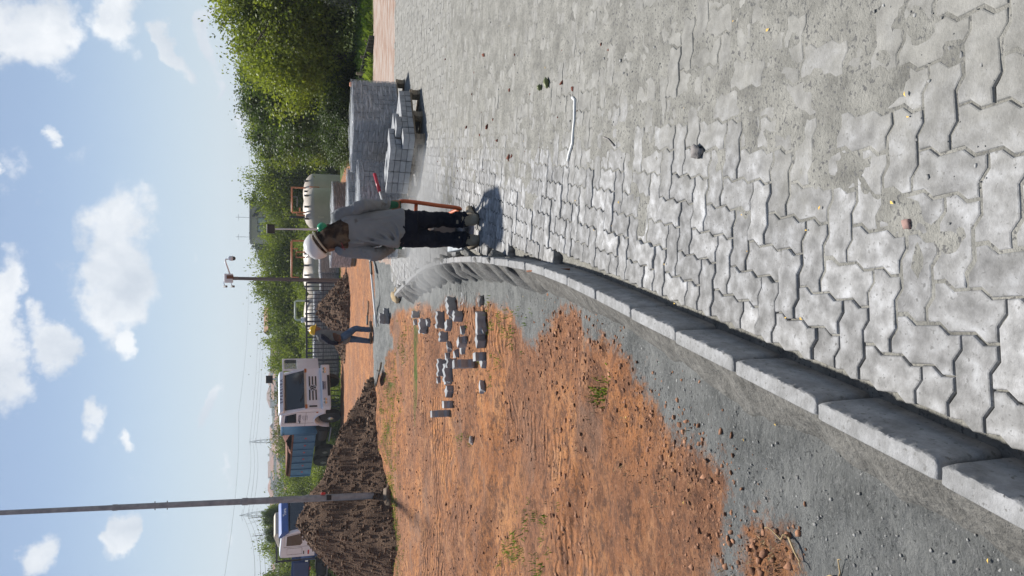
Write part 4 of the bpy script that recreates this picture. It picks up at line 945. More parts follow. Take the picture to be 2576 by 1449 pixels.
def brickmat():
    m = bpy.data.materials.new('far_stack'); m.use_nodes = True; nt = m.node_tree; N = nt.nodes; L = nt.links; b = N['Principled BSDF']; b.inputs['Roughness'].default_value = .8
    tc = N.new('ShaderNodeTexCoord'); mp = N.new('ShaderNodeMapping'); mp.inputs['Rotation'].default_value = (math.pi / 2, 0, 0); L.new(tc.outputs['Object'], mp.inputs[0])
    nz = N.new('ShaderNodeTexNoise'); nz.inputs['Scale'].default_value = 5; L.new(tc.outputs['Object'], nz.inputs['Vector'])
    cr = N.new('ShaderNodeValToRGB'); L.new(nz.outputs[0], cr.inputs[0]); cr.color_ramp.elements[0].color = (.15, .15, .16, 1); cr.color_ramp.elements[1].color = (.36, .36, .37, 1)
    L.new(cr.outputs[0], b.inputs['Base Color']); return m
MT['farstack'] = brickmat()
def far_stack(x, y, ang, w, d, h, label, white=False):
    z = h1(x, y); r = empty('wrapped_stack', (x, y, z), (0, 0, ang)); tag(r, label, 'wrapped stack', 'wrapped stacks near the tanks')
    MB().box((0, 0, .12), (w, d, .03)).build('pallet_deck', MT['wood'], r)
    for s in (-1, 0, 1): MB().box((s * w * .44, 0, .055), (.1, d, .1)).build('pallet_runner', MT['wood'], r)
    b = MB(); n = int(h / .1)
    for k in range(n):
        for i in range(6):
            for s in (-1, 1): pass
        b.box((random.gauss(0, .006), random.gauss(0, .006), .14 + (k + .5) * h / n), (w * .98, d * .98, h / n - .014), bev=.006)
    b.build('load', MT['farstack'], r)
    bm = bmesh.new(); bmesh.ops.create_cube(bm, size=1); bmesh.ops.delete(bm, geom=[f for f in bm.faces if f.normal.z < -.5], context='FACES'); bmesh.ops.subdivide_edges(bm, edges=bm.edges[:], cuts=8, use_grid_fill=True)
    for v in bm.verts:
        p = v.co.copy(); v.co = Vector((p.x * (w + .03), p.y * (d + .03), .15 + (p.z + .5) * (h + .02))); nn = mnoise.noise(v.co * 5 + Vector((x, y, 0))); v.co += Vector((p.x, p.y, .4 if p.z > .4 else 0)) * .04 * nn
    me = bpy.data.meshes.new('film'); bm.to_mesh(me); bm.free(); me.shade_smooth(); link('film', me, r, MT['wrapw'] if white else MT['wrap'])
MT['wrapw'] = MT['wrap'].copy(); 
for nd in MT['wrapw'].node_tree.nodes:
    if nd.type == 'MAP_RANGE': nd.inputs['To Min'].default_value = .45; nd.inputs['To Max'].default_value = .9
far_stack(2.85, 27.2, PANGLE, 1.15, 1.15, .66, 'wrapped stack standing farther back right of the white helmeted worker')
far_stack(1.55, 27.6, PANGLE, 1.15, 1.15, .7, 'wrapped stack farther back just left of the white helmet', True)
far_stack(1.3, 42.3, .2, 1.2, 1.1, .95, 'white wrapped bundle at the foot of the right tank pair', True)
far_stack(.35, 42.5, .1, 1.1, 1.1, .95, 'white wrapped bundle half hidden by the camera pole', True)
for q, (x, lb) in enumerate(((-.75, 'wrapped bundle behind the fence, rightmost in the row'), (-2.05, 'wrapped bundle behind the fence beneath the domed tank'), (-3.3, 'wrapped bundle behind the fence next to the yellow helmet'), (-4.5, 'wrapped bundle behind the fence by the open truck door'))):
    far_stack(x, 43.0, .05 * q, 1.15, 1.1, 1.35, lb, q % 2 == 0)

# ------------------------------------------------------------------ tanks
def tank(px_y, Y, label, top_px=762, r_=1.2, pipes=()):
    top = vp(top_px, px_y, Y); z = h1(top.x, Y) - .05; h = top.z - z; r = empty('storage_tank', (top.x, Y, z)); tag(r, label, 'tank', 'white treatment tanks')
    MB().lathe([(r_, 0), (r_, h * .35), (r_ * 1.012, h * .352), (r_ * 1.012, h * .37), (r_, h * .372), (r_, h - .62)], 48).build('body', MT['tank'], r, auto=30)
    MB().lathe([(r_ * 1.005, h - .63), (r_ * 1.005, h - .58), (r_ * .98, h - .5), (r_ * .9, h - .36), (r_ * .72, h - .19), (r_ * .45, h - .07), (r_ * .2, h - .02), (0, h)], 48).build('dome', MT['tank'], r, auto=30)
    for k in range(3):
        a = -math.pi / 2 + (k - 1) * .75; p = Vector((r_ * .8 * math.cos(a), r_ * .8 * math.sin(a), h - .28)); MB().tube([p, p + Vector((0, 0, .24))], .06, 10).build('nozzle', MT['weath'], r, smooth=True)
    a = -math.pi / 2 - .5; MB().box((r_ * 1.0 * math.cos(a), r_ * 1.0 * math.sin(a), h - .95), (.12, .03, .34), rotz(a + math.pi / 2)).build('label_plate', MT['cream'], r)
    for k, (pts, rr, mt) in enumerate(pipes): MB().tube([Vector(q) + Vector((0, 0, h)) for q in pts], rr, 10).build('pipe', mt, r, smooth=True)
    return r
OP = MT['orange_pvc']
tank(486, 48.5, 'beige cylindrical tank at the far right, partly behind another', pipes=[([(.25, -.6, -.15), (.25, -.6, .62), (.28, -.6, .66), (-1.2, -.6, .66), (-1.25, -.6, .62), (-1.25, -.6, .2), (-.95, -.6, .2)], .05, OP), ([(-.3, -.6, .66), (-.3, -.6, .35), (-.9, -.6, .35)], .035, MT['weath'])])
tank(524, 45.6, 'beige cylindrical tank right of the floodlight post', pipes=[([(1.22, -.2, -.9), (1.22, -.2, -.35)], .03, OP), ([(-.45, -.6, -.1), (-.45, -.6, .35), (-.3, -.6, .35), (-.3, -.6, -.1)], .045, OP), ([(-.55, -.5, -.1), (-.55, -.5, .75)], .06, MT['black'])])
tank(640, 46.0, 'beige cylindrical tank just behind the white helmet', pipes=[([(.75, -.6, -.1), (.75, -.6, .60), (.7, -.6, .64), (-1.3, -.6, .64), (-1.35, -.6, .6), (-1.35, -.6, .25)], .05, OP), ([(.1, -.7, -.1), (.1, -.7, .4), (-.2, -.7, .4), (-.2, -.7, -.1)], .04, OP), ([(.3, -.6, .64), (.3, -.6, .3)], .035, OP)])
tank(693, 46.8, 'beige cylindrical tank behind the camera pole', pipes=[([(1.19, -.3, -2.0), (1.19, -.3, -.65)], .045, MT['rust'])])
tank(788, 47.5, 'domed white tank above the wrapped bundles behind the fence', 764, 1.35, pipes=[([(.75, -.4, -.3), (.75, -.4, .42), (.68, -.4, .5), (-.3, -.4, .5), (-.38, -.4, .42), (-.38, -.4, .1)], .06, flat('pale_green_pipe', (.5, .56, .46), .5)), ([(-.38, -.4, -.05), (-.38, -.4, .16)], .16, MT['white'])])
# ------------------------------------------------------------------ fence
FY = 41.0; fz = h1(-2, FY); fr = empty('steel_fence', (0, FY, fz)); tag(fr, 'dark navy steel picket fence in front of the wrapped bundles', 'fence')
X0, X1, FH = .27, -4.75, vp(771, 780, FY).z - fz
for zz, hh in ((FH, .07), (FH * .52, .05), (.14, .06)): MB().box(((X0 + X1) / 2, 0, zz), (X0 - X1, .05, hh)).build('rail', MT['steelblue'], fr)
x = X0; k = 0
while x > X1 - .01:
    if k % 10 == 0: MB().box((x, -.01, FH / 2), (.09, .09, FH + .04)).build('post', MT['steelblue'], fr)
    else: MB().box((x, 0, FH / 2 + .06), (.042, .028, FH - .1)).build('picket', MT['steelblue'], fr)
    x -= .2; k += 1
# second fence run standing a little behind
fr = empty('steel_fence', (0, 44.2, h1(-3, 44.2))); tag(fr, 'second dark steel fence run farther back behind the truck door', 'fence')
for zz in (2.05, 1.1, .2): MB().box((-4.2, 0, zz), (5.4, .05, .06)).build('rail', MT['steelblue'], fr)
for k in range(19): MB().box((-1.55 - k * .3, 0, 1.05), (.05, .03, 2.0)).build('picket', MT['steelblue'], fr)
# low bank wall of dark green slabs under the right trees
wl = empty('slab_wall', gp(938, 150)); tag(wl, 'low wall of upright dark green slabs at the foot of the right hand trees', 'wall')
MT['slab'] = mat('dark_green_slab', [(.035, .04, .028), (.09, .09, .065)], scale=5, rough=.95, bump=.5)
for k in range(13):
    t = k / 12; yy = 196 - 100 * t; hpx = 37 - 24 * t; p = gpl(942, yy, -.02) ; Yw_ = 19.6 + 1.2 * (1 - t); b_ = vp(942, yy, Yw_); hh = hpx / F * Yw_ * 1.05
    MB().box((b_.x - wl.location.x, Yw_ - wl.location.y, b_.z + hh / 2 - wl.location.z - .05), (.10, .06, hh + .1), Matrix.Rotation(random.gauss(0, .04), 3, 'Y')).build('slab', MT['slab'], wl)
for t in (.15, .55, .95):
    yy = 196 - 100 * t; b_ = vp(942, yy, 20.2); hh = (37 - 24 * t) / F * 20
    MB().box((b_.x - wl.location.x, 20.25 + .9 * (1 - t) * .3 - wl.location.y, b_.z + hh / 2 - wl.location.z), (.06, .06, hh + .18)).build('stake', MT['wood'], wl)

# ------------------------------------------------------------------ text helper
def text_mesh(name, s, size, mt, parent, loc, rot, ext=.004, bold=0.0, sx=1.0):
    cu = bpy.data.curves.new(name, 'FONT'); cu.body = s; cu.size = size; cu.extrude = ext; cu.align_x = 'CENTER'; cu.align_y = 'CENTER'; cu.offset = bold
    t = bpy.data.objects.new('tmp', cu); C.objects.link(t); dg = bpy.context.evaluated_depsgraph_get(); me = bpy.data.meshes.new_from_object(t.evaluated_get(dg)); bpy.data.objects.remove(t); bpy.data.curves.remove(cu)
    me.materials.clear(); o = link(name, me, parent, mt); o.location = loc; o.rotation_euler = rot; o.scale = (sx, 1, 1); return o
# ------------------------------------------------------------------ trucks: x to the side seen from the camera, y forward, z up
def wheel(parent, x, y, R_=.52, w=.28, dual=False):
    t = MB().lathe([(R_ * .56, -w / 2), (R_ * .8, -w / 2), (R_ * .95, -w * .46), (R_, -w * .34), (R_, w * .34), (R_ * .95, w * .46), (R_ * .8, w / 2), (R_ * .56, w / 2)], 28, (x, y, R_), Matrix.Rotation(math.pi / 2, 3, 'Y')).build('wheel', MT['rubber'], parent, auto=35)
    s = 1 if x > 0 else -1
    MB().lathe([(R_ * .57, 0), (R_ * .5, -.05), (R_ * .34, -.03), (R_ * .2, .05), (0, .06)], 24, (x + s * w * .42, y, R_), Matrix.Rotation(s * math.pi / 2, 3, 'Y')).build('rim', MT['chrome'] if not dual else MT['weath'], t, auto=35)
    for k in range(8):
        a = k * math.pi / 4; c = Vector((x + s * w * .42, y + R_ * .27 * math.cos(a), R_ + R_ * .27 * math.sin(a))); MB().tube([c - Vector((s * .03, 0, 0)), c + Vector((s * .05, 0, 0))], .022, 6).build('lug_nut', MT['chrome'], t)
    return t
def arc(cy, cz, R_, a0, a1, n=10): return [(cy + R_ * math.cos(a0 + (a1 - a0) * k / n), cz + R_ * math.sin(a0 + (a1 - a0) * k / n)) for k in range(n + 1)]
def bevel(o, w=.03, seg=2):
    m_ = o.modifiers.new('b', 'BEVEL'); m_.width = w; m_.segments = seg; m_.limit_method = 'ANGLE'; m_.angle_limit = rad(30); o.data.shade_smooth(); o.data.set_sharp_from_angle(angle=rad(40)); return o
def panel(parent, name, quad, mt, th=.012):
    """flat quad with thickness; points counter-clockwise seen from outside"""
    q = [Vector(p) for p in quad]; n = (q[1] - q[0]).cross(q[3] - q[0]).normalized(); vs = [p + n * th for p in q] + [p - n * .01 for p in q]; k = len(q)
    fs = [tuple(range(k)), tuple(range(k, 2 * k))[::-1]] + [(i, k + i, k + (i + 1) % k, (i + 1) % k) for i in range(k)]
    return MB().add(vs, fs).build(name, mt, parent)
TX, TY = -4.93, 38.9
tr = empty('dump_truck', (TX, TY, h1(TX, TY) + .01), (rad(-1.2), 0, rad(216.9))); tag(tr, 'white cab dump truck with blue body and its far door open', 'truck', 'trucks parked on the site')
hw = 1.17
prof = [(0, 1.0), (.02, 1.35), (0, 1.74), (-.40, 2.76), (-.52, 2.88), (-1.5, 2.92), (-1.68, 2.86), (-1.72, 2.7), (-1.72, 1.05)] + arc(-1.02, .60, .66, math.pi * .78, math.pi * .12, 10) + [(-.2, .78), (-.05, .85)]
cab = bevel(MB().prism(prof, 0, -hw, hw).build('cab', MT['white'], tr), .05, 3)
panel(tr, 'windshield', [(-1.04, .012 - .03, 1.80), (1.04, .012 - .03, 1.80), (.98, -.375 + .01, 2.70), (-.98, -.375 + .01, 2.70)][::-1], MT['glass'], .006)
for s in (-1, 1): MB().tube([(s * .55 - .3, .02, 1.83), (s * .5 + .2, -.06, 2.02)], .016, 6).build('wiper', MT['black'], tr)
vz = bevel(MB().prism([(-.36, 2.74), (-.16, 2.76), (-.28, 2.96), (-.62, 3.0), (-.62, 2.9), (-.5, 2.88)], 0, -1.12, 1.12).build('sun_visor', MT['white'], tr), .03)
grey_t = flat('grey_letters', (.14, .14, .2), .5)
text_mesh('lettering', 'E P E R E I R A', .19, grey_t, vz, (0, -.205, 2.86), (rad(62), 0, math.pi), .004, .003, 1.15)
panel(tr, 'dash_band', [(-1.02, .0, 1.70), (1.02, .0, 1.70), (1.04, -.01, 1.80), (-1.04, -.01, 1.80)][::-1], MT['cream'], .014)
for zz in (1.55, 1.40, 1.25):
    for s in (-1, 1): MB().box((s * .38, .022, zz), (.56, .03, .062)).build('grille_slot', MT['black'], tr)
lg = MB().lathe([(.15, 0), (.15, .02), (.165, .03), (.165, -.01)], 28, (0, .05, 1.40), Matrix.Rotation(-math.pi / 2, 3, 'X')).build('emblem', MT['white'], tr, auto=30)
MB().lathe([(0, .022), (.145, .022), (.145, .012)], 28, (0, .05, 1.40), Matrix.Rotation(-math.pi / 2, 3, 'X')).build('emblem_field', MT['chassis'], lg)
def stroke(pts, rr=.013): return MB().tube([Vector((p[0], .078, 1.40 + p[1])) for p in pts], rr, 6)
stroke([(.055, .125), (0, .015), (-.055, .125)]).build('emblem_letter', MT['white'], lg); stroke([(.125, .06), (.055, -.12), (0, -.005), (-.055, -.12), (-.125, .06)]).build('emblem_letter', MT['white'], lg)
bp_ = bevel(MB().box((0, .10, .79), (2.4, .32, .42)).build('bumper', MT['white'], tr), .05, 3)
MB().box((0, .262, .66), (1.15, .02, .12)).build('lower_intake', MT['black'], bp_)
for x in (.95, .77, -.77, -.95): 
    MB().lathe([(.085, 0), (.085, .01), (.06, .018), (0, .02)], 18, (x, .258, .84), Matrix.Rotation(-math.pi / 2, 3, 'X')).build('headlight', MT['chrome'], bp_, auto=30)
pl = MB().box((0, .268, .86), (.46, .02, .17)).build('number_plate', flat('plate_pale', (.45, .46, .52), .4), bp_); MB().box((0, .272, .925), (.46, .02, .045)).build('plate_band', MT['deepblue'], pl); text_mesh('plate_text', 'IZZ5C0', .11, MT['chassis'], pl, (0, .28, .845), (math.pi / 2, 0, math.pi), .002)
for s in (-1, 1):
    MB().box((s * 1.0, .025, 1.73), (.2, .04, .1)).build('indicator', MT['amber'], tr)
MB().box((hw + .006, -.28, 1.2), (.02, .1, .1)).build('side_marker', MT['amber'], tr)
MB().box((1.0, .03, 1.4), (.07, .03, .36)).build('grille_slot', MT['black'], tr)
# near side door, window
panel(tr, 'side_window', [(hw, -.36, 2.18), (hw, -.55, 2.68), (hw, -1.28, 2.70), (hw, -1.28, 2.14)][::-1], MT['glass'], .008)
for pts in ([(-.25, 1.2), (-.25, 2.1), (-.47, 2.76), (-1.36, 2.78), (-1.36, 1.3)], [(-.25, 1.72), (-1.72, 1.72)]): MB().tube([(hw + .002, a, b) for a, b in pts], .008, 5).build('door_seam', MT['weath'], tr)
text_mesh('lettering', 'EPEREIRA', .17, grey_t, tr, (hw + .006, -.82, 2.0), (math.pi / 2, 0, math.pi / 2), .003, .002)
for k in range(5): MB().box((hw + .004, -.82 + (.06 if k == 0 else 0), 1.86 - k * .055), (.006, .5 - .14 * (k == 0), .016)).build('small_print', grey_t, tr)
MB().box((hw + .02, -1.22, 1.98), (.04, .2, .05), bev=.01).build('door_handle', MT['black'], tr)
# opened door on the other side
dr = MB(); 
for (y0, y1, z0, z1) in ((0, 1.1, 1.05, 2.1), (0, .08, 2.1, 2.8), (1.02, 1.1, 2.1, 2.8), (.08, 1.02, 2.72, 2.8)): dr.box((0, -(y0 + y1) / 2, (z0 + z1) / 2), (.07, y1 - y0 - .001, z1 - z0 - .001))
dor = dr.build('door', MT['white'], tr); dor.location = (-hw - .02, -.25, 0); dor.rotation_euler = (0, 0, rad(-62))
MB().box((0, -.86, 2.4), (.04, .3, .55), bev=.02).build('mirror', MT['black'], dor)
panel(dor, 'door_window', [(.0, -.09, 2.11), (.0, -1.01, 2.11), (.0, -1.01, 2.71), (.0, -.09, 2.71)], MT['clear'] if 'clear' in MT else MT['wrap'], .004)
text_mesh('lettering', 'EPEREIRA', .17, grey_t, dor, (.04, -.5, 1.98), (math.pi / 2, 0, math.pi / 2), .003, .002)
for k in range(4): MB().box((.039, -.5, 1.82 - k * .055), (.006, .45, .016)).build('small_print', grey_t, dor)
fd = MB().add(*(lambda P: ([(xx, a, b) for xx in (hw - .35, hw + .05) for a, b in P], [(i, i + 1, len(P) + i + 1, len(P) + i) for i in range(len(P) - 1)]))(arc(-1.02, .58, .70, math.pi * 1.02, math.pi * .1, 14))).build('mudguard', MT['white'], tr, smooth=True, fix=False); sm = fd.modifiers.new('s', 'SOLIDIFY'); sm.thickness = .04
for s in (-1, 1): wheel(tr, s * 1.0, -1.02)
for s in (-1, 1):
    wheel(tr, s * .98, -4.9, dual=True); wheel(tr, s * .98, -6.15, dual=True)
for s in (-1, 1): MB().box((s * .42, -4.0, .82), (.1, 6.4, .26)).build('chassis_rail', MT['chassis'], tr)
MB().tube([(-.9, -1.02, .52), (.9, -1.02, .52)], .06, 8).build('front_axle', MT['chassis'], tr); MB().tube([(-.9, -4.9, .52), (.9, -4.9, .52)], .09, 8).build('rear_axle', MT['chassis'], tr); MB().tube([(-.9, -6.15, .52), (.9, -6.15, .52)], .09, 8).build('rear_axle', MT['chassis'], tr)
MB().tube([(.98, -2.1, .82), (.98, -3.2, .82)], .32, 16).build('fuel_tank', MT['chassis'], tr, auto=40); MB().tube([(1.2, -1.9, .42), (1.2, -3.4, .42)], .035, 8).build('side_bar', MT['galv'], tr)
MB().box((.6, -2.0, 1.3), (.5, .35, .5), bev=.05).build('air_filter', MT['chassis'], tr)
db = empty('dump_body'); db.parent = tr
BW, BZ, BT, BF, BR = 1.28, 1.3, 2.22, -2.35, -7.3
MB().box((0, BF, 1.95), (2 * BW, .08, 1.75), bev=.02).build('headboard', MT['truckblue'], db); MB().box((0, BF + .10, 2.78), (2 * BW + .06, .26, .12), bev=.02).build('headboard_lip', MT['truckblue'], db)
for s in (-1, 1):
    MB().box((s * BW, (BF + BR) / 2, (BZ + BT) / 2), (.06, BF - BR, BT - BZ)).build('side_panel', MT['truckblue'], db); MB().box((s * BW, (BF + BR) / 2, BT + .03), (.11, BF - BR, .08)).build('top_rail', MT['rust'], db)
    for k in range(7): MB().box((s * (BW + .05), BF - .06 - k * (BF - BR - .1) / 6, 1.68), (.07, .09, BT - BZ + .14)).build('rib', MT['truckblue'], db)
    for k in range(6): MB().box((s * (BW + .034), BF - .42 - k * (BF - BR - .1) / 6, 1.62), (.012, .14, .1)).build('reflector', MT['red'], db)
    MB().box((s * (BW - .03), (BF + BR) / 2, BZ - .08), (.12, BF - BR, .16)).build('bottom_rail', MT['truckblue'], db)
MB().box((0, (BF + BR) / 2, BZ), (2 * BW - .1, BF - BR, .08)).build('floor', MT['chassis'], db); MB().box((0, BR, 1.85), (2 * BW, .07, 1.15)).build('tailgate', MT['rust'], db)
MB().box((0, (BF + BR) / 2 - 1.1, BT + .22), (2 * BW + .02, 2.4, .03)).build('side_extension', MT['rust'], db)
gx, gy = np.meshgrid(np.linspace(-BW + .03, BW - .03, 26), np.linspace(BR + .1, BF - .05, 46)); u = (gy - BR) / (BF - BR)
gz = 1.9 + (.95 * np.clip(1 - np.abs(u - .82) / .55, 0, 1) ** .8) * (1 - (gx / BW) ** 4 * .35) + (fbm(gx * 3, gy * 3, 3) - .5) * .2
I = np.arange(gx.size).reshape(gx.shape); quads_mesh('soil_load', np.stack([gx.ravel(), gy.ravel(), gz.ravel()], -1), np.stack([I[:-1, :-1], I[:-1, 1:], I[1:, 1:], I[1:, :-1]], -1).reshape(-1, 4), mat('red_load', [(.10, .035, .025), (.19, .075, .045)], scale=5, rough=.95, bump=.8, bscale=20), db, smooth=True)

T2 = (-11.75, 41.9)
t2 = empty('flatbed_truck', (T2[0], T2[1], h1(*T2) + .01), (rad(-1), 0, rad(240))); tag(t2, 'white sleeper cab truck with blue visor and blue flatbed behind the heap', 'truck', 'trucks parked on the site')
prof = [(0, .9), (.02, 1.6), (-.38, 2.75), (-.6, 3.02), (-1.9, 3.08), (-2.08, 3.0), (-2.1, 2.8), (-2.1, 1.15), (-1.75, 1.1)] + arc(-1.05, .6, .66, math.pi * .78, math.pi * .14, 10) + [(-.15, .8)]
bevel(MB().prism(prof, 0, -1.2, 1.2).build('cab', MT['white'], t2), .06, 3)
panel(t2, 'windshield', [(-1.06, -.02, 1.78), (1.06, -.02, 1.78), (1.0, -.33, 2.62), (-1.0, -.33, 2.62)][::-1], MT['glass'], .008)
v2 = bevel(MB().prism([(-.28, 2.62), (-.16, 2.66), (-.3, 3.0), (-.62, 3.14), (-.66, 3.0), (-.4, 2.74)], 0, -1.17, 1.17).build('sun_visor', flat('visor_blue', (.05, .12, .38), .4), t2), .03)
text_mesh('lettering', 'Tora', .26, MT['white'], v2, (-.2, -.205, 2.83), (rad(64), 0, math.pi), .004, .003)
bevel(MB().prism([(-.7, 3.06), (-.75, 3.3), (-1.0, 3.36), (-1.75, 3.14), (-1.8, 3.06)], 0, -.75, .75).build('roof_deflector', MT['cream'], t2), .03)
panel(t2, 'side_window', [(1.2, -.35, 2.0), (1.2, -.52, 2.72), (1.2, -1.2, 2.74), (1.2, -1.2, 2.05), (1.2, -1.05, 1.95)][::-1], MT['glass'], .01)
for pts in ([(-.3, 1.4), (-.3, 1.9), (-.45, 2.84), (-1.3, 2.86), (-1.3, 1.3)], [(-1.4, 1.95), (-1.4, 2.7), (-1.85, 2.7), (-1.85, 1.95), (-1.4, 1.95)]): MB().tube([(1.202, a, b) for a, b in pts], .01, 5).build('door_seam', MT['weath'], t2)
MB().box((1.21, -1.75, 1.62), (.02, .3, .08), bev=.005).build('red_mark', MT['red'], t2); MB().box((1.21, -1.75, 1.86), (.02, .22, .05)).build('badge', MT['chassis'], t2)
MB().box((1.205, -1.05, 1.2), (.02, 2.1, .2)).build('blue_band', MT['deepblue'], t2)
bevel(MB().box((0, .1, .75), (2.4, .3, .45)).build('bumper', MT['white'], t2), .05); 
for k in range(3): MB().box((0, .03, 1.3 + k * .14), (1.5, .03, .07)).build('grille_slot', MT['black'], t2)
for s in (-1, 1): MB().box((s * .9, .26, .78), (.3, .03, .16), bev=.01).build('headlight', MT['chrome'], t2); wheel(t2, s * 1.0, -1.05); wheel(t2, s * .98, -6.6, dual=True); wheel(t2, s * .98, -7.9, dual=True)
for s in (-1, 1): MB().box((s * .42, -5, .85), (.1, 8.4, .26)).build('chassis_rail', MT['chassis'], t2); MB().tube([(s * 1.15, -2.35, 1.2), (s * 1.15, -2.35, 3.25)], .05, 6).build('rack_post', MT['chassis'], t2)
MB().box((0, -2.35, 3.2), (2.4, .1, .1)).build('rack_beam', MT['chassis'], t2); MB().box((0, -2.35, 1.6), (2.4, .06, .7)).build('rack_panel', MT['deepblue'], t2)
MB().box((0, -6.2, 1.55), (2.5, 7.5, .12)).build('flatbed', MT['chassis'], t2)
for s in (-1, 1):
    MB().box((s * 1.26, -6.2, 1.95), (.05, 7.5, .75)).build('side_board', MT['deepblue'], t2)
    for k in range(5): MB().box((s * 1.28, -2.9 - 1.6 * k, 1.5), (.06, .18, .06)).build('reflector', MT['red'], t2)
    for zz in (.6, .95): MB().box((s * 1.15, -4.2, zz), (.05, 3.2, .12)).build('underrun_bar', MT['weath'], t2)
MB().tube([(.95, -2.6, .85), (.95, -3.6, .85)], .32, 16).build('fuel_tank', MT['chassis'], t2, auto=40)
MB().tube([(-.9, -1.05, .52), (.9, -1.05, .52)], .06, 8).build('front_axle', MT['chassis'], t2); MB().tube([(-.9, -6.6, .52), (.9, -6.6, .52)], .09, 8).build('rear_axle', MT['chassis'], t2); MB().tube([(-.9, -7.9, .52), (.9, -7.9, .52)], .09, 8).build('rear_axle', MT['chassis'], t2)
# ------------------------------------------------------------------ people
def catmull(pts, rs, n=5):
    P = [Vector(p) for p in pts]; R_ = [(r, r) if not isinstance(r, tuple) else r for r in rs]; op, orr = [], []
    for i in range(len(P) - 1):
        a, b, c, d = P[max(i - 1, 0)], P[i], P[i + 1], P[min(i + 2, len(P) - 1)]
        for k in range(n):
            t = k / n; op.append(.5 * ((2 * b) + (c - a) * t + (2 * a - 5 * b + 4 * c - d) * t * t + (3 * b - a - 3 * c + d) * t ** 3))
            orr.append(tuple(R_[i][q] + (R_[i + 1][q] - R_[i][q]) * (t * t * (3 - 2 * t)) for q in (0, 1)))
    op.append(P[-1]); orr.append(R_[-1]); return op, orr
def limb(mb, pts, rs, seg=14, n=5, round_=True):
    p, r = catmull(pts, rs, n)
    if round_:
        for end in (0, -1):
            q = p[end]; d = (p[end] - p[1 if end == 0 else -2]).normalized(); rr = min(r[end])
            ex = [(q + d * rr * .5, tuple(k * .86 for k in r[end])), (q + d * rr * .86, tuple(k * .5 for k in r[end])), (q + d * rr * .98, tuple(k * .15 for k in r[end]))]
            if end == 0:
                for a, b in ex: p.insert(0, a); r.insert(0, b)
            else:
                for a, b in ex: p.append(a); r.append(b)
    mb.tube(p, r, seg)
def ring_loft(mb, rings, seg=28):
    """rings: (centre, half width x, half depth y, power)"""
    vs = []
    for c, a, b, *pw in rings:
        e = pw[0] if pw else 2.3
        for k in range(seg):
            t = 2 * math.pi * k / seg; cx_, sx_ = math.cos(t), math.sin(t)
            vs.append(Vector(c) + Vector((a * math.copysign(abs(cx_) ** (2 / e), cx_), b * math.copysign(abs(sx_) ** (2 / e), sx_), 0)))
    n = len(rings); fs = [(i * seg + k, i * seg + (k + 1) % seg, (i + 1) * seg + (k + 1) % seg, (i + 1) * seg + k) for i in range(n - 1) for k in range(seg)]
    fs += [tuple(range(seg))[::-1], tuple((n - 1) * seg + k for k in range(seg))]
    mb.add(vs, fs)
def solid(name, mb, voxel, mt, parent, smooth=4, wrinkle=0.0, wscale=(9, 9, 18), seed=0, sfac=.5):
    """weld intersecting closed shapes into one continuous surface"""
    t = mb.build('tmp', mt); m_ = t.modifiers.new('r', 'REMESH'); m_.mode = 'VOXEL'; m_.voxel_size = voxel
    s_ = t.modifiers.new('s', 'SMOOTH'); s_.iterations = smooth; s_.factor = sfac
    dg = bpy.context.evaluated_depsgraph_get(); me = bpy.data.meshes.new_from_object(t.evaluated_get(dg)); bpy.data.objects.remove(t); me.name = name
    if wrinkle:
        n = len(me.vertices); co = np.empty(n * 3); me.vertices.foreach_get('co', co); co = co.reshape(-1, 3); no = np.empty(n * 3); me.vertices.foreach_get('normal', no); no = no.reshape(-1, 3)
        d = np.array([mnoise.ridged_multi_fractal(Vector((c[0] * wscale[0] + seed, c[1] * wscale[1], c[2] * wscale[2])), .9, 2.1, 3, 1, 2) for c in co]); d = (d - d.mean())
        co += no * (d * wrinkle)[:, None]; me.vertices.foreach_set('co', co.ravel()); me.update()
    me.shade_smooth(); me.materials.clear(); return link(name, me, parent, mt)
def hand(mb, wrist, palm_dir, curl_dir, side, L_=.19, curl=1.0, r=.0095):
    """palm and five fingers; curl_dir is where the fingers close to, side points to the thumb"""
    w = Vector(wrist); d = Vector(palm_dir).normalized(); c = Vector(curl_dir); c = (c - d * c.dot(d)).normalized(); s = Vector(side); s = (s - d * s.dot(d) - c * s.dot(c)).normalized()
    pl = L_ * .5; mb.box(w + d * pl * .5, (1, 1, 1)) if False else None
    for k in range(4):
        o = s * (.033 - .022 * k); limb(mb, [w + o * .7, w + d * pl * .6 + o, w + d * pl + o], [.014, .0145, .0125], 8, 3)
        fl = L_ * (.46, .52, .48, .38)[k]; p = w + d * pl + o; pts = [p]; a = 0
        for q in (.45, .32, .23):
            a += curl * (.75, .8, .5)[len(pts) - 1]; p = p + (d * math.cos(a) + c * math.sin(a)) * fl * q; pts.append(p)
        limb(mb, pts, [r * 1.05, r, r * .92, r * .8], 8, 3)
    b = w + d * pl * .25 + s * .03; limb(mb, [b, b + s * .03 + d * .03 + c * .012, b + s * .022 + d * .055 + c * .035], [.014, .0115, .009], 8, 3)
SKIN = mat('skin', [(.16, .075, .045), (.24, .12, .075)], scale=8, rough=.6)
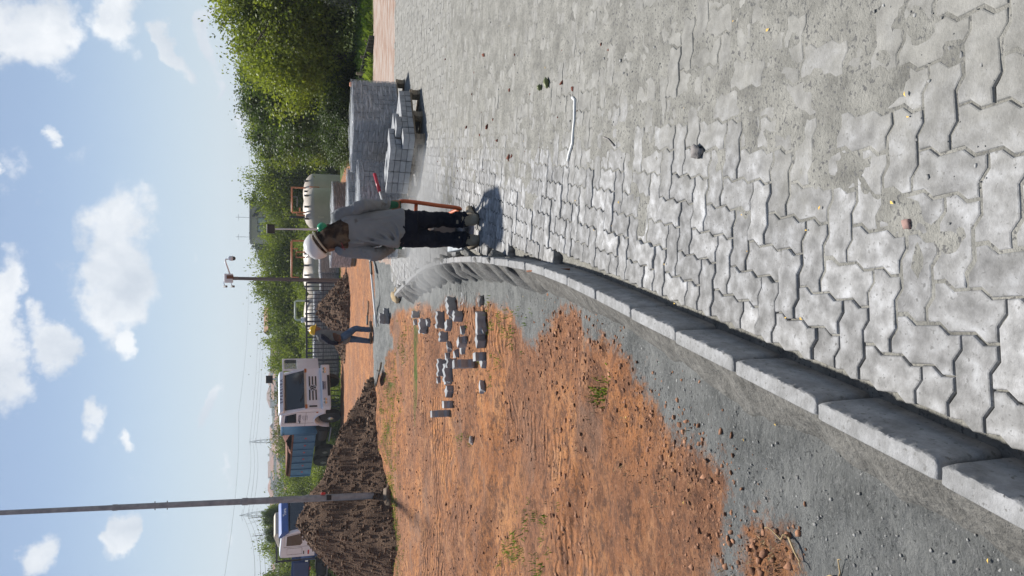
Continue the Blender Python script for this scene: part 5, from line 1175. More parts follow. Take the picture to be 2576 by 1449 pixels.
# ---- worker in the white helmet, seen from behind
YW = 6.95
def w1(X, Y, dy=0.0): return vp(704.3 + .2344 * X, 402.5 + .2344 * Y, YW + dy)
gz = h1(w1(2100, 740).x, YW); gz = -S * YW
ORI = Vector((w1(2100, 740).x, YW, gz)); Wk = empty('person', ORI); tag(Wk, 'worker in white helmet and grey long sleeved shirt guiding a compactor, seen from behind', 'person', 'workers')
q = lambda X, Y, dy=0.0: w1(X, Y, dy) - ORI
ZF = lambda p, z: Vector((p.x, p.y, z))
def leg(mb, hip, knee, ank, rs): limb(mb, [hip, hip.lerp(knee, .5), knee, knee.lerp(ank, .45), ank], rs)
HIPR, KNR, ANR = q(1330, 640, .0), q(1690, 640, .05), q(2060, 645, 0.02); HIPL, KNL, ANL = q(1330, 828, 0), q(1690, 852, .05), q(2070, 862, 0.0)
SHR, ELR, WRR = q(640, 610, 0), q(900, 492, -.06), q(1180, 482, .12); SHL, ELL, WRL = q(690, 950, 0), q(1030, 1012, -.05), q(1210, 930, .22)
HEADC = q(455, 880, .08); NECK = q(590, 800, .02)
ANR.z = .09; ANL.z = .085
bd = MB()
ring_loft(bd, [(q(1360, 735), .145, .10), (q(1150, 735), .135, .10), (q(900, 755), .145, .105), (q(700, 785), .16, .09), (q(610, 795), .11, .07)])
limb(bd, [q(660, 795), NECK, HEADC], [.06, .055, .06]); limb(bd, [HEADC + Vector((-.02, .0, -.06)), HEADC, HEADC + Vector((-.05, .04, .06))], [.07, .088, .085])
limb(bd, [HEADC + Vector((-.03, .09, -.02)), HEADC + Vector((-.035, .115, -.03))], [.02, .014], 8, 3)      # nose
for s in (-1, 1): limb(bd, [HEADC + Vector((s * .09 - .02, 0, .01)), HEADC + Vector((s * .095 - .02, .0, -.03))], [.016, .012], 8, 3)   # ears
leg(bd, HIPR, KNR, ANR, [.085, .075, .055, .052, .038]); leg(bd, HIPL, KNL, ANL, [.085, .075, .055, .052, .038])
for A in (ANR, ANL): limb(bd, [A + Vector((0, -.03, -.04)), A + Vector((0, .08, -.05)), A + Vector((.01, .18, -.06))], [.035, .036, .025])
limb(bd, [SHR, SHR.lerp(ELR, .5), ELR, ELR.lerp(WRR, .4), WRR], [.055, .048, .042, .042, .03]); limb(bd, [SHL, SHL.lerp(ELL, .5), ELL, ELL.lerp(WRL, .4), WRL], [.055, .048, .042, .042, .03])
hand(bd, WRR, (.05, .35, -1), (0, .9, .3), (-1, .3, 0), curl=1.2); hand(bd, WRL, (.3, 1, -.4), (0, .1, -1), (1, 0, .2), curl=1.2)
solid('body', bd, .0085, SKIN, Wk, 2)
SHIRT = mat('grey_shirt', [(.17, .184, .195), (.23, .246, .256)], scale=5, rough=.95, bump=.35, bscale=260, spec=.1, speck=(6, .62, (.12, .115, .105)), bdist=.003)
st = MB()
ring_loft(st, [(q(1318, 705, 0), .158, .13), (q(1240, 718, 0), .160, .132), (q(1080, 735, 0), .158, .128), (q(900, 755, 0), .165, .128), (q(760, 778, 0), .175, .118), (q(660, 790, 0), .175, .105), (q(590, 797, .0), .10, .075), (q(560, 800, 0), .07, .06)])
sl2 = MB(); limb(sl2, [q(640, 640), SHR, SHR.lerp(ELR, .5), ELR, ELR.lerp(WRR, .5), WRR + Vector((0, 0, .015))], [.07, .072, .062, .056, .052, .046]); sl3 = MB(); limb(sl3, [q(670, 930), SHL, SHL.lerp(ELL, .5), ELL, ELL.lerp(WRL, .5), WRL], [.07, .074, .066, .06, .055, .046])
# gathered hem towards the left
limb(st, [q(1050, 860, -.1), q(1180, 890, -.07), q(1255, 915, -.03)], [.03, .04, .03], 10, 4)
for pts in ([(880, 790), (1050, 850), (1180, 890), (1250, 912)], [(980, 740), (1120, 810), (1210, 880), (1255, 910)], [(1060, 680), (1190, 760), (1245, 860), (1262, 905)], [(840, 850), (1000, 885), (1150, 905), (1240, 918)], [(1180, 640), (1260, 720), (1275, 830), (1270, 900)]):
    limb(st, [q(a, b, -.118 - .012 * math.sin(k * 1.0)) for k, (a, b) in enumerate(pts)], [.007, .013, .015, .012], 8, 5)
for X0_, Y0_, X1_, Y1_ in ((700, 650, 1250, 600), (720, 700, 1230, 655), (760, 760, 1050, 720), (690, 880, 900, 900)):
    limb(st, [q(X0_, Y0_, -.095), q((X0_ + X1_) / 2, (Y0_ + Y1_) / 2, -.117), q(X1_, Y1_, -.108)], [.005, .013, .010], 8, 6)
for A, B, r0, sm_ in ((SHR, ELR, .056, sl2), (ELR, WRR, .05, sl2), (SHL, ELL, .058, sl3), (ELL, WRL, .053, sl3)):
    for k in range(3):
        c_ = A.lerp(B, .3 + .25 * k); limb(sm_, [c_ + Vector((-.045, -r0 * .55, .03)), c_ + Vector((0, -r0 * 1.08, 0)), c_ + Vector((.045, -r0 * .55, -.025))], [.006, .012, .006], 8, 4)
shirt_o = solid('shirt', st, .008, SHIRT, Wk, 2, .009, (7, 7, 4.5), 3)
for m__ in (sl2, sl3): solid('sleeve', m__, .0075, SHIRT, Wk, 2, .009, (9, 9, 12), 7)
TRO = mat('navy_trousers', [(.006, .008, .014), (.016, .02, .032)], scale=6, rough=.9, bump=.3, bscale=200, spec=.15, bdist=.003, speck=(14, .74, (.03, .033, .042)))
trm = MB(); ring_loft(trm, [(q(1460, 735), .15, .115), (q(1360, 735), .16, .125), (q(1270, 735), .155, .12)])
leg(trm, HIPR, KNR, ANR + Vector((0, 0, .03)), [.096, .086, .074, .07, .068]); leg(trm, HIPL, KNL, ANL + Vector((0, 0, .03)), [.096, .088, .075, .071, .069])
for A in (ANR, ANL):
    for k in range(3): trm.tube([A + Vector((0, 0, .045 + .04 * k)), A + Vector((.004, 0, .07 + .04 * k))], [.085 - .004 * k, .075], 14)
solid('trousers', trm, .009, TRO, Wk, 2, .012, (8, 8, 14), 11)
BOOT = mat('dusty_boot', [(.17, .14, .10), (.32, .28, .21)], scale=12, rough=.9, bump=.4)
for A, tx in ((ANR, .12), (ANL, -.03)):
    bt = MB(); limb(bt, [A + Vector((0, -.015, .10)), A + Vector((0, -.015, .0)), A + Vector((0, -.02, -.04))], [.058, .056, .056]); limb(bt, [A + Vector((0, -.06, -.055)), A + Vector((tx * .3, .08, -.052)), A + Vector((tx, .21, -.06))], [(.05, .04), (.052, .045), (.045, .033)])
    o = solid('boot', bt, .008, BOOT, Wk, 3); 
    sl_ = MB(); limb(sl_, [A + Vector((0, -.07, -.085)), A + Vector((tx * .3, .08, -.085)), A + Vector((tx, .225, -.085))], [(.052, .012), (.054, .012), (.047, .012)], 14); sl_.build('sole', MT['rubber'], o, smooth=True)
# hood with neck flap under the helmet
HOOD = mat('camouflage_cloth', [(.022, .016, .013), (.055, .037, .027), (.13, .095, .065)], scale=11, rough=.95, bump=.2, bscale=200, detail=3, ramp=(.36, .62), spec=.1)
UPH = Vector((-.60, .30, .74)).normalized()                        # crown direction of the tilted head
hd = MB(); limb(hd, [HEADC + UPH * .06, HEADC, HEADC - UPH * .07 + Vector((.02, 0, 0)), q(545, 830, .01)], [.098, .104, .098, .105])
ring_loft(hd, [(q(725, 800, -.0), .150, .125), (q(660, 795, .0), .150, .125), (q(600, 795, .01), .125, .105), (q(545, 815, .02), .10, .095), (q(500, 850, .05), .09, .09)])
limb(hd, [q(620, 830, -.09), q(690, 855, -.118), q(742, 862, -.13)], [.045, .032, .012], 10, 4)
solid('neck_hood', hd, .008, HOOD, Wk, 4, .007, (10, 10, 10), 5)
HEL = flat('helmet_white', (.72, .71, .69), .3, var=.05)
Rh = UPH.to_track_quat('Z', 'Y').to_matrix()
hc = HEADC + UPH * .035
def helmet(parent, c, R_, mt, face, name='helmet', k=1.0):
    h_ = MB(); prof = [(.128 * k, 0), (.131 * k, .012 * k), (.127 * k, .045 * k), (.115 * k, .085 * k), (.09 * k, .118 * k), (.05 * k, .137 * k), (0, .143 * k)]
    h_.lathe(prof, 32, c, R_); o = h_.build(name, mt, parent, smooth=True, fix=False)
    for v in o.data.vertices: pass
    sm = o.modifiers.new('s', 'SOLIDIFY'); sm.thickness = .004; sm.offset = -1
    f = Vector(face); up = R_ @ Vector((0, 0, 1)); f = (f - up * f.dot(up)).normalized(); sd = up.cross(f)
    vs = []; n = 15
    for i in range(n):
        a = (i / (n - 1) - .5) * 2.3; d = f * math.cos(a) + sd * math.sin(a); w = .05 * k * math.cos(a * 1.25) ** 1 if abs(a) < 1.2 else .004
        vs += [Vector(c) + d * .126 * k + up * .006, Vector(c) + d * (.129 * k + max(.004, w)) - up * .008 * k]
    o2 = MB().add(vs, [(2 * i, 2 * i + 1, 2 * i + 3, 2 * i + 2) for i in range(n - 1)]).build('peak', mt, o, smooth=True); sm = o2.modifiers.new('s', 'SOLIDIFY'); sm.thickness = .005
    for s in (-.035, 0, .035):
        pts = [Vector(c) + up * (.135 * k * math.cos(t)) + f * (.118 * k * math.sin(t)) + sd * s * k + (up * .008) for t in np.linspace(-1.0, 1.0, 11)]; MB().tube(pts, .007, 6).build('ridge', mt, o, smooth=True)
    return o
ho = helmet(Wk, hc, Rh, HEL, (-.3, 1, -.4), k=.93)
# cream suspension band below the rim at the back
bk = Vector((.3, -1, .2)); bk = (bk - UPH * bk.dot(UPH)).normalized(); sdv = UPH.cross(bk); pts = []
for a in np.linspace(-1.25, 1.25, 13): pts.append(hc + (bk * math.cos(a) + sdv * math.sin(a)) * .112 - UPH * (.028 + .012 * math.cos(a)))
MB().tube(pts, [(.016, .005)] * 13, 8).build('head_band', flat('band_cream', (.6, .55, .44), .5), ho, smooth=True)
EM = flat('earmuff_green', (.02, .26, .12), .35); ec = q(452, 722, .0)
em = MB().lathe([(.0, .034), (.030, .032), (.042, .015), (.045, -.008), (.035, -.02), (0, -.022)], 20, ec, Vector((.65, -.5, .55)).to_track_quat('Z', 'Y').to_matrix()).build('ear_muff', EM, Wk, smooth=True)
MB().tube([ec, ec.lerp(hc, .5) + Vector((.03, -.03, .03)), hc + (hc - ec) * -.25], .006, 6).build('muff_arm', MT['black'], em, smooth=True)
gl = MB(); hand(gl, WRR + Vector((0, .01, -.005)), (.05, .35, -1), (0, .9, .3), (-1, .3, 0), curl=1.25, r=.0125); limb(gl, [WRR + Vector((0, -.02, .05)), WRR + Vector((0, .0, .0)), WRR + Vector((0.004, .02, -.05))], [.044, .040, .036])
solid('glove', gl, .006, flat('glove_green', (.012, .10, .055), .8), Wk, 2)
gl = MB(); hand(gl, WRL + Vector((0, .0, -.005)), (.3, 1, -.4), (0, .1, -1), (1, 0, .2), curl=1.25, r=.0125); limb(gl, [WRL + Vector((-.015, -.05, .02)), WRL, WRL + Vector((.015, .05, -.02))], [.04, .038, .036])
solid('glove', gl, .006, bpy.data.materials['glove_green'], Wk, 2)
# print on the back of the shirt
RED = flat('red_print', (.32, .03, .05), .9); DKP = flat('dark_print', (.04, .045, .055), .9)
shirt = [o for o in Wk.children if o.name.startswith('shirt')][0]
bpy.context.view_layer.update()
from mathutils.bvhtree import BVHTree
bvh = BVHTree.FromPolygons([v.co.copy() for v in shirt.data.vertices], [tuple(p.vertices) for p in shirt.data.polygons])
def on_back(X, Y):
    o_ = q(X, Y, -.6); h_ = bvh.ray_cast(o_, Vector((0, 1, 0))); return (h_[0] + Vector((0, -.004, 0))) if h_[0] else q(X, Y, -.13)
def z5(X, Y): return ((1200 + X / 4.025 - 1050) * 2.862, (640 + Y / 4.025 - 600) * 2.862)
for a, b in (((318, 1085), (375, 1200)), ((388, 1050), (440, 1170))):
    pts = [on_back(*z5(a[0] + (b[0] - a[0]) * t, a[1] + (b[1] - a[1]) * t)) for t in np.linspace(0, 1, 6)]; MB().tube(pts, [(.006, .0025)] * 6, 6).build('red_print', RED, shirt, smooth=True)
for k, ch in enumerate('CSLCTAL'):
    X, Y = 342 + k * 11, 760 + k * 36; p = on_back(*z5(X, Y)); text_mesh('print_letter', ch, .034, DKP, shirt, p, (math.pi / 2, rad(-14) * -1, 0), .0015)
for k, ch in enumerate('ENSUD'):
    X, Y = 418 + k * 12, 1020 + k * 27; p = on_back(*z5(X, Y)); text_mesh('print_letter', ch, .028, DKP, shirt, p, (math.pi / 2, rad(14), 0), .0015)
# ---- plate compactor he pushes
cp = empty('plate_compactor', (ORI.x - .0, YW + .75, -S * (YW + .75))); tag(cp, 'orange plate compactor in front of the worker, mostly hidden', 'compactor'); cl = lambda p: p + ORI - Vector(cp.location)
bevel(MB().prism([(-.32, .06), (-.26, .0), (.26, 0), (.32, .06), (.32, .09), (-.32, .09)], 0, -.17, .17).build('base_plate', MT['galv'], cp), .01)
MB().box((0, 0, .22), (.24, .36, .22), bev=.03).build('exciter_housing', MT['weath'], cp); MB().box((0, .02, .45), (.24, .34, .24), bev=.04).build('engine', MT['galv'], cp); MB().box((0, .04, .61), (.22, .22, .1), bev=.03).build('fuel_tank', MT['chassis'], cp)
MB().lathe([(0, 0), (.11, 0), (.11, .06), (.06, .09), (0, .09)], 20, (.0, -.17, .45), Matrix.Rotation(math.pi / 2, 3, 'X')).build('recoil_starter', MT['chrome'], cp, auto=40)
A0 = cl(q(1925, 520, .05)); A1 = cl(q(1440, 452, .12)); A2 = cl(q(1310, 442, .17)); A3 = cl(q(1270, 470, .22)); A4 = cl(q(1268, 520, .26)); B0 = cl(q(1925, 925, .1))
hp = [Vector((.12, .05, .3)), A0 + Vector((-.02, .12, .03)), A0, A0.lerp(A1, .5), A1, A2, A3, A4]
MB().tube(catmull(hp, [.019] * 8, 4)[0], .019, 10).build('handle_bar', MT['orange'], cp, smooth=True)
Lh = [Vector((-.12, .05, .3)), B0 + Vector((.03, .12, 0.03)), B0 + Vector((.02, 0, 0)), cl(q(1650, 915, .2)), cl(q(1400, 900, .28)), cl(q(1290, 880, .33))]
MB().tube(catmull(Lh, [.019] * 6, 4)[0], .019, 10).build('handle_bar', MT['orange'], cp, smooth=True)
for t_ in (cl(q(1462, 460, .13)), cl(q(1268, 520, .26))): MB().tube([t_, Vector((cl(q(1462, 890, .27)).x, t_.y + .1, t_.z))], .017, 10).build('cross_bar', MT['orange'], cp, smooth=True)
# ---- worker in the yellow helmet, walking to the right
Y2 = gp(937, 850).y + .05
def w2(X, Y, dy=0.0): return vp((1130 + X / 8.883) * .6708, (1180 + Y / 8.883) * .6708, Y2 + dy)
O2 = Vector((w2(2400, 800).x, Y2, h1(w2(2400, 800).x, Y2))); W2 = empty('person', O2); tag(W2, 'worker in yellow helmet, grey vest and jeans walking past the small heap', 'person', 'workers')
q2 = lambda X, Y, dy=0.0: w2(X, Y, dy) - O2
HD = q2(490, 510, 0); SH = q2(660, 700, 0); HP = q2(1390, 770, 0); K1, A1_ = q2(1790, 470, -.06), q2(2290, 500, -.08); K2, A2_ = q2(1860, 830, .08), q2(2320, 880, .08)
A1_.z = max(A1_.z, .10); A2_.z = max(.09, A2_.z)
bd = MB(); limb(bd, [HP, HP.lerp(SH, .5), SH], [(.11, .13), (.11, .14), (.10, .16)]); limb(bd, [SH, q2(570, 590), HD], [.06, .052, .06]); limb(bd, [HD + Vector((.01, 0, -.07)), HD, HD + Vector((-.01, 0, .07))], [.06, .085, .08]); limb(bd, [HD + Vector((.08, 0, 0)), HD + Vector((.105, 0, -.02))], [.022, .014], 8, 3)
for s in (-1, 1): limb(bd, [HD + Vector((0, s * .085, .01)), HD + Vector((0, s * .09, -.03))], [.015, .012], 8, 3)
leg(bd, HP + Vector((.02, -.08, 0)), K1, A1_, [.085, .075, .055, .052, .038]); leg(bd, HP + Vector((-.01, .08, 0)), K2, A2_, [.085, .075, .055, .052, .038])
EL2, WR2 = q2(960, 930, -.2), q2(1190, 960, -.14); EL3, WR3 = q2(930, 620, .18), q2(1150, 700, .22)
limb(bd, [SH + Vector((-.02, -.17, -.03)), EL2, WR2], [.052, .042, .03]); limb(bd, [SH + Vector((0, .17, -.03)), EL3, WR3], [.052, .042, .03]); hand(bd, WR2, (0, .1, -1), (1, 0, -.2), (.2, 1, 0), curl=.7); hand(bd, WR3, (.3, 0, -1), (1, 0, 0), (0, -1, 0), curl=.7)
for A in (A1_, A2_): limb(bd, [A + Vector((-.03, 0, -.05)), A + Vector((.1, 0, -.06))], [.035, .03])
solid('body', bd, .012, SKIN, W2, 2)
VEST = mat('grey_vest', [(.12, .125, .125), (.2, .2, .195)], scale=6, rough=.95, spec=.1); NAVY = flat('navy_cloth', (.012, .014, .03), .9); JEANS = mat('blue_jeans', [(.05, .085, .15), (.12, .18, .27)], scale=7, rough=.95, spec=.1, speck=(9, .62, (.09, .06, .04)))
st = MB(); limb(st, [HP + Vector((0, 0, -.06)), HP.lerp(SH, .35), HP.lerp(SH, .7), SH], [(.145, .17), (.135, .175), (.135, .185), (.11, .17)]); solid('vest', st, .012, VEST, W2, 3, .008, (9, 9, 6), 2)
st = MB(); limb(st, [SH + Vector((-.02, -.16, -.03)), (SH + Vector((-.02, -.16, -.03))).lerp(EL2, .5), EL2, WR2], [.072, .068, .06, .05]); limb(st, [SH + Vector((0, .16, -.03)), EL3, WR3], [.072, .06, .048]); solid('sleeves', st, .012, NAVY, W2, 3, .006, (9, 9, 9), 4)
st = MB(); limb(st, [q2(620, 690), q2(560, 600), q2(520, 545)], [.10, .085, .08]); limb(st, [q2(560, 560), q2(700, 500, -.03)], [.06, .025]); solid('neck_cloth', st, .012, flat('neck_grey', (.16, .17, .18), .95), W2, 3)
st = MB(); limb(st, [HP + Vector((0, 0, .05)), HP + Vector((0, 0, -.08))], [(.13, .155), (.125, .16)]); leg(st, HP + Vector((.02, -.08, 0)), K1, A1_, [.11, .10, .08, .075, .068]); leg(st, HP + Vector((-.01, .08, 0)), K2, A2_, [.11, .10, .08, .076, .068]); solid('jeans', st, .012, JEANS, W2, 3, .007, (8, 8, 12), 9)
for A, up in ((A1_, .02), (A2_, 0)):
    bt = MB(); limb(bt, [A + Vector((0, 0, .06)), A + Vector((0, 0, -.03))], [.055, .055]); limb(bt, [A + Vector((-.05, 0, -.05)), A + Vector((.09, 0, -.05)), A + Vector((.21, 0, -.055 + up))], [(.042, .045), (.042, .048), (.03, .04)]); solid('boot', bt, .01, BOOT, W2, 3)
YEL = flat('helmet_yellow', (.72, .44, .02), .3, var=.05); helmet(W2, HD + Vector((-.01, 0, .03)), Vector((.10, 0, 1)).to_track_quat('Z', 'Y').to_matrix(), YEL, (1, 0, -.1), k=1.02)
limb_b = MB(); limb(limb_b, [WR3 + Vector((.0, -.3, .08)), WR3 + Vector((-.05, -.45, -.06))], [(.11, .05), (.10, .045)], 12, 4); solid('tool_pouch', limb_b, .012, flat('pouch_brown', (.13, .055, .03), .9), W2, 2)

# ------------------------------------------------------------------ vegetation
def crown_mesh(name, seed, ncl, nl, leaf, mt, shape, sigma=.11, inner=.45, droop=.3):
    """leaf-sized faces in clumps spread through the crown's volume"""
    rg = np.random.default_rng(seed); V = []
    cl_ = []
    while len(cl_) < ncl:
        d = rg.normal(size=3); d /= np.linalg.norm(d); r_ = rg.random() ** inner; p = d * r_ * shape(d); cl_.append((p, d))
    cs = np.array([c[0] for c in cl_]); nd = np.array([c[1] for c in cl_])
    idx_ = rg.integers(ncl, size=nl); sg = sigma * (.6 + .8 * rg.random(ncl))
    P = cs[idx_] + rg.normal(size=(nl, 3)) * sg[idx_][:, None]
    a = rg.normal(size=(nl, 3)) + nd[idx_] * .8; a[:, 2] -= droop; a /= np.linalg.norm(a, axis=1)[:, None]
    b = rg.normal(size=(nl, 3)); b = b - a * (a * b).sum(1)[:, None]; b /= np.linalg.norm(b, axis=1)[:, None]
    L_ = leaf * (.6 + .8 * rg.random(nl))[:, None]; w = L_ * .27
    q_ = np.stack([P, P + a * L_ * .5 + b * w, P + a * L_, P + a * L_ * .5 - b * w], 1).reshape(-1, 3)
    F_ = np.arange(nl * 4).reshape(-1, 4); me = bpy.data.meshes.new(name); me.vertices.add(len(q_)); me.vertices.foreach_set('co', q_.astype(np.float32).ravel()); me.loops.add(F_.size); me.loops.foreach_set('vertex_index', F_.astype(np.int32).ravel()); me.polygons.add(nl); me.polygons.foreach_set('loop_start', np.arange(0, F_.size, 4, dtype=np.int32)); me.update(calc_edges=True); me.materials.append(mt); return me, cs
def trunk_mesh(name, seed, cs, h0, n=7, r0=.05):
    rg = random.Random(seed); b = MB(); top = Vector((rg.uniform(-.08, .08), rg.uniform(-.08, .08), .35)); b.tube([(0, 0, h0), (.02, .01, h0 * .5), (top.x * .5, top.y * .5, 0), top], [r0, r0 * .85, r0 * .7, r0 * .4], 8)
    for k in range(n):
        c = Vector(cs[rg.randrange(len(cs))]); z = rg.uniform(h0 * .4, .2); s = Vector((top.x * .4, top.y * .4, z)); mdl = s.lerp(c, .5) + Vector((rg.uniform(-.06, .06), rg.uniform(-.06, .06), .08)); b.tube([s, mdl, c], [r0 * .5, r0 * .3, r0 * .08], 6)
    me = b.mesh(name, True); me.materials.append(MT['bark']); return me
LG = leafmat('foliage_yellowgreen', (.04, .068, .012), (.235, .285, .046), .34); LD = leafmat('foliage_dark', (.018, .036, .009), (.09, .135, .025), .28); LO = leafmat('foliage_olive', (.045, .06, .017), (.19, .195, .055), .3)
rough_ = lambda sd: (lambda d: (.80 + .36 * mnoise.noise(Vector(d) * 1.9 + Vector((sd, sd * 2, 0)))) + .0)
VAR = []
for k, (mt, nl, lf) in enumerate(((LG, 42000, .042), (LG, 42000, .044), (LO, 40000, .042), (LD, 42000, .042), (LG, 42000, .04))):
    me, cs = crown_mesh('crown', 30 + k, 190, nl, lf, mt, rough_(k * 3.1), .085, .36); VAR.append((me, trunk_mesh('trunk', k, cs, -1.25)))
def tree(x, y, r_, rz, zc_, var, label, name='tree', group='trees behind the yard'):
    z = h1(x, y); r = empty(name, (x, y, z), (0, 0, random.uniform(0, 6.28))); tag(r, label, 'tree', group); me, tk = VAR[var]
    c = link('crown', me, r); c.location = (0, 0, zc_ - z); c.scale = (r_, r_, rz); t = link('trunk', tk, r); t.location = (0, 0, zc_ - z); sz = (zc_ - z) / 1.2; t.scale = (r_, r_, max(sz, .5)); return r
tl = [ # px y, top px x, distance, radius, variant, label
 (205, 612, 29, 2.7, 3, 'dark tree behind the near right tree'), (262, 628, 33, 2.6, 3, 'dense dark tree above the slab wall'), (285, 640, 36, 2.5, 0, 'yellow green tree above the large wrapped stack'),
 (325, 645, 39, 2.2, 1, 'bushy tree right of the rightmost tank'), (425, 640, 54, 3.2, 4, 'leafy tree behind the rightmost tank'), (480, 652, 54, 3.0, 0, 'tree in front of the hill house, right side'),
 (560, 684, 54, 2.6, 1, 'tree behind the floodlight post, below the hill house'), (630, 668, 54, 2.8, 4, 'tree above the white helmet'), (680, 662, 55, 3.2, 0, 'tree behind the camera pole'),
 (735, 672, 56, 3.1, 1, 'bright green tree left of the camera pole'), (790, 685, 57, 3.0, 4, 'tree above the domed tank'), (845, 688, 58, 3.0, 0, 'tree behind the yellow helmet'),
 (900, 702, 58, 3.0, 1, 'tree right of the white truck cab'), (955, 704, 60, 3.0, 3, 'dark tree behind the truck floodlight'), (1010, 704, 62, 3.2, 2, 'olive tree behind the white cab'), (1065, 702, 64, 3.2, 2, 'olive tree left of the white cab'),
 (1120, 714, 62, 3.0, 2, 'olive bush above the blue dump body front'), (1175, 716, 62, 3.0, 0, 'tree above the blue dump body'), (1230, 712, 64, 3.0, 4, 'tree right of the steel pole'),
 (1300, 690, 66, 3.2, 1, 'tree behind the flatbed truck cab'), (1345, 682, 66, 3.2, 0, 'tree left of the flatbed truck cab'), (1400, 690, 66, 3.2, 4, 'tree above the blue flatbed'), (1460, 692, 66, 3.2, 1, 'leftmost tree of the row')]
for py_, tx_, Y, r_, v, lb in tl:
    top = vp(tx_, py_, Y); g = h1(top.x, Y); rz = max(1.6, (top.z - g) * .56); tree(top.x, Y, r_, rz * 1.0, top.z - rz * .76, v, lb)
# lower shrubs that close the gaps under the crowns
for k, (py_, tx_, Y, r_, v, lb) in enumerate(((240, 800, 25, 1.7, 3, 'dark shrub beneath the right hand trees'), (300, 800, 27, 1.8, 3, 'dark shrub just right of the wrapped stack'), (318, 790, 30, 1.7, 3, 'shrub behind the large wrapped stack'), (400, 770, 51, 2.2, 3, 'shrub right of the tanks'), (600, 745, 50, 2.4, 0, 'shrub between the two tank pairs'), (720, 745, 50, 2.3, 1, 'shrub behind the fence end'), (770, 742, 51, 2.4, 0, 'shrub above the domed tank'), (860, 760, 50, 2.4, 1, 'shrub behind the fence near the yellow helmet'), (930, 775, 50, 2.2, 4, 'shrub right of the open truck door'), (1110, 765, 54, 2.3, 0, 'shrub behind the dump body'), (1400, 745, 54, 2.5, 1, 'shrub behind the flatbed'), (1200, 765, 55, 2.4, 4, 'shrub left of the dump body'), (1330, 735, 56, 2.4, 0, 'shrub behind the tall heap'))):
    top = vp(tx_, py_, Y); g = h1(top.x, Y); rz = max(1.0, (top.z - g) * .6); tree(top.x, Y, r_, rz, top.z - rz * .9, v, lb, 'shrub', 'shrubs below the trees')
# the near tree at the right edge with open branches against the sky
me, cs = crown_mesh('crown', 77, 380, 42000, .036, LG, rough_(9.3), .075, .6, .5)
nt_ = vp(505, 20, 23.5); g = h1(nt_.x + .6, 23.5); r = empty('tree', (nt_.x + .6, 23.5, g)); tag(r, 'near tree at the right edge with dark branches against the sky', 'tree', 'trees behind the yard')
c = link('crown', me, r); c.location = (0, 0, nt_.z - g - 2.15); c.scale = (2.7, 2.7, 2.5); t = link('trunk', trunk_mesh('trunk', 5, cs, -1.1, 34, .045), r); t.location = c.location; t.scale = (2.7, 2.7, 2.5)
me, cs = crown_mesh('crown', 78, 200, 30000, .046, LG, rough_(4.1), .10, .5, .4)
for px_, tx_, Y, r_, lb in ((120, 560, 24.5, 2.2, 'leafy tree beside the near tree, left of its branches'), (-70, 560, 24, 2.6, 'tree cut by the right edge of the view')):
    top = vp(tx_, px_, Y); g = h1(top.x, Y); rz = (top.z - g) * .56; r = empty('tree', (top.x, Y, g)); tag(r, lb, 'tree', 'trees behind the yard'); c = link('crown', me, r); c.location = (0, 0, top.z - g - rz * .92); c.scale = (r_, r_, rz); t = link('trunk', VAR[0][1], r); t.location = c.location; t.scale = (r_, r_, rz)
sh = gp(905, 95); r = empty('shrub', (sh.x, 21.0, h1(sh.x, 21))); tag(r, 'greyish half dry shrub in the grass beneath the near tree', 'shrub'); me, cs = crown_mesh('crown', 90, 60, 3000, .09, leafmat('foliage_grey', (.06, .075, .05), (.2, .22, .16), .2), rough_(2.2), .16); c = link('crown', me, r); c.location = (0, 0, .7); c.scale = (.6, .5, .55)
t = link('trunk', trunk_mesh('trunk', 8, cs, -1.3, 24, .03), r); t.location = (0, 0, .7); t.scale = (.6, .5, .55)
tp = []
for _ in range(900):
    x = RNG.uniform(5.0, 11.5); y = RNG.uniform(20.0, 23.5); tp.append((x, y, h1(x, y) if _ % 6 == 0 else -S * y - .04, RNG.uniform(2.0, 4.5)))
tufts('verge_grass', 'sunlit grass verge beneath the right hand trees', tp, 12, .09, MT['grass'], .07)
tp = []
for _ in range(500):
    x = RNG.uniform(-6, 4.5); y = RNG.uniform(40.2, 42.4); tp.append((x, y, -S * y - .06, RNG.uniform(1.5, 3)))
tufts('fence_grass', 'short grass strip along the foot of the fence', tp, 10, .09, MT['grass'], .1)
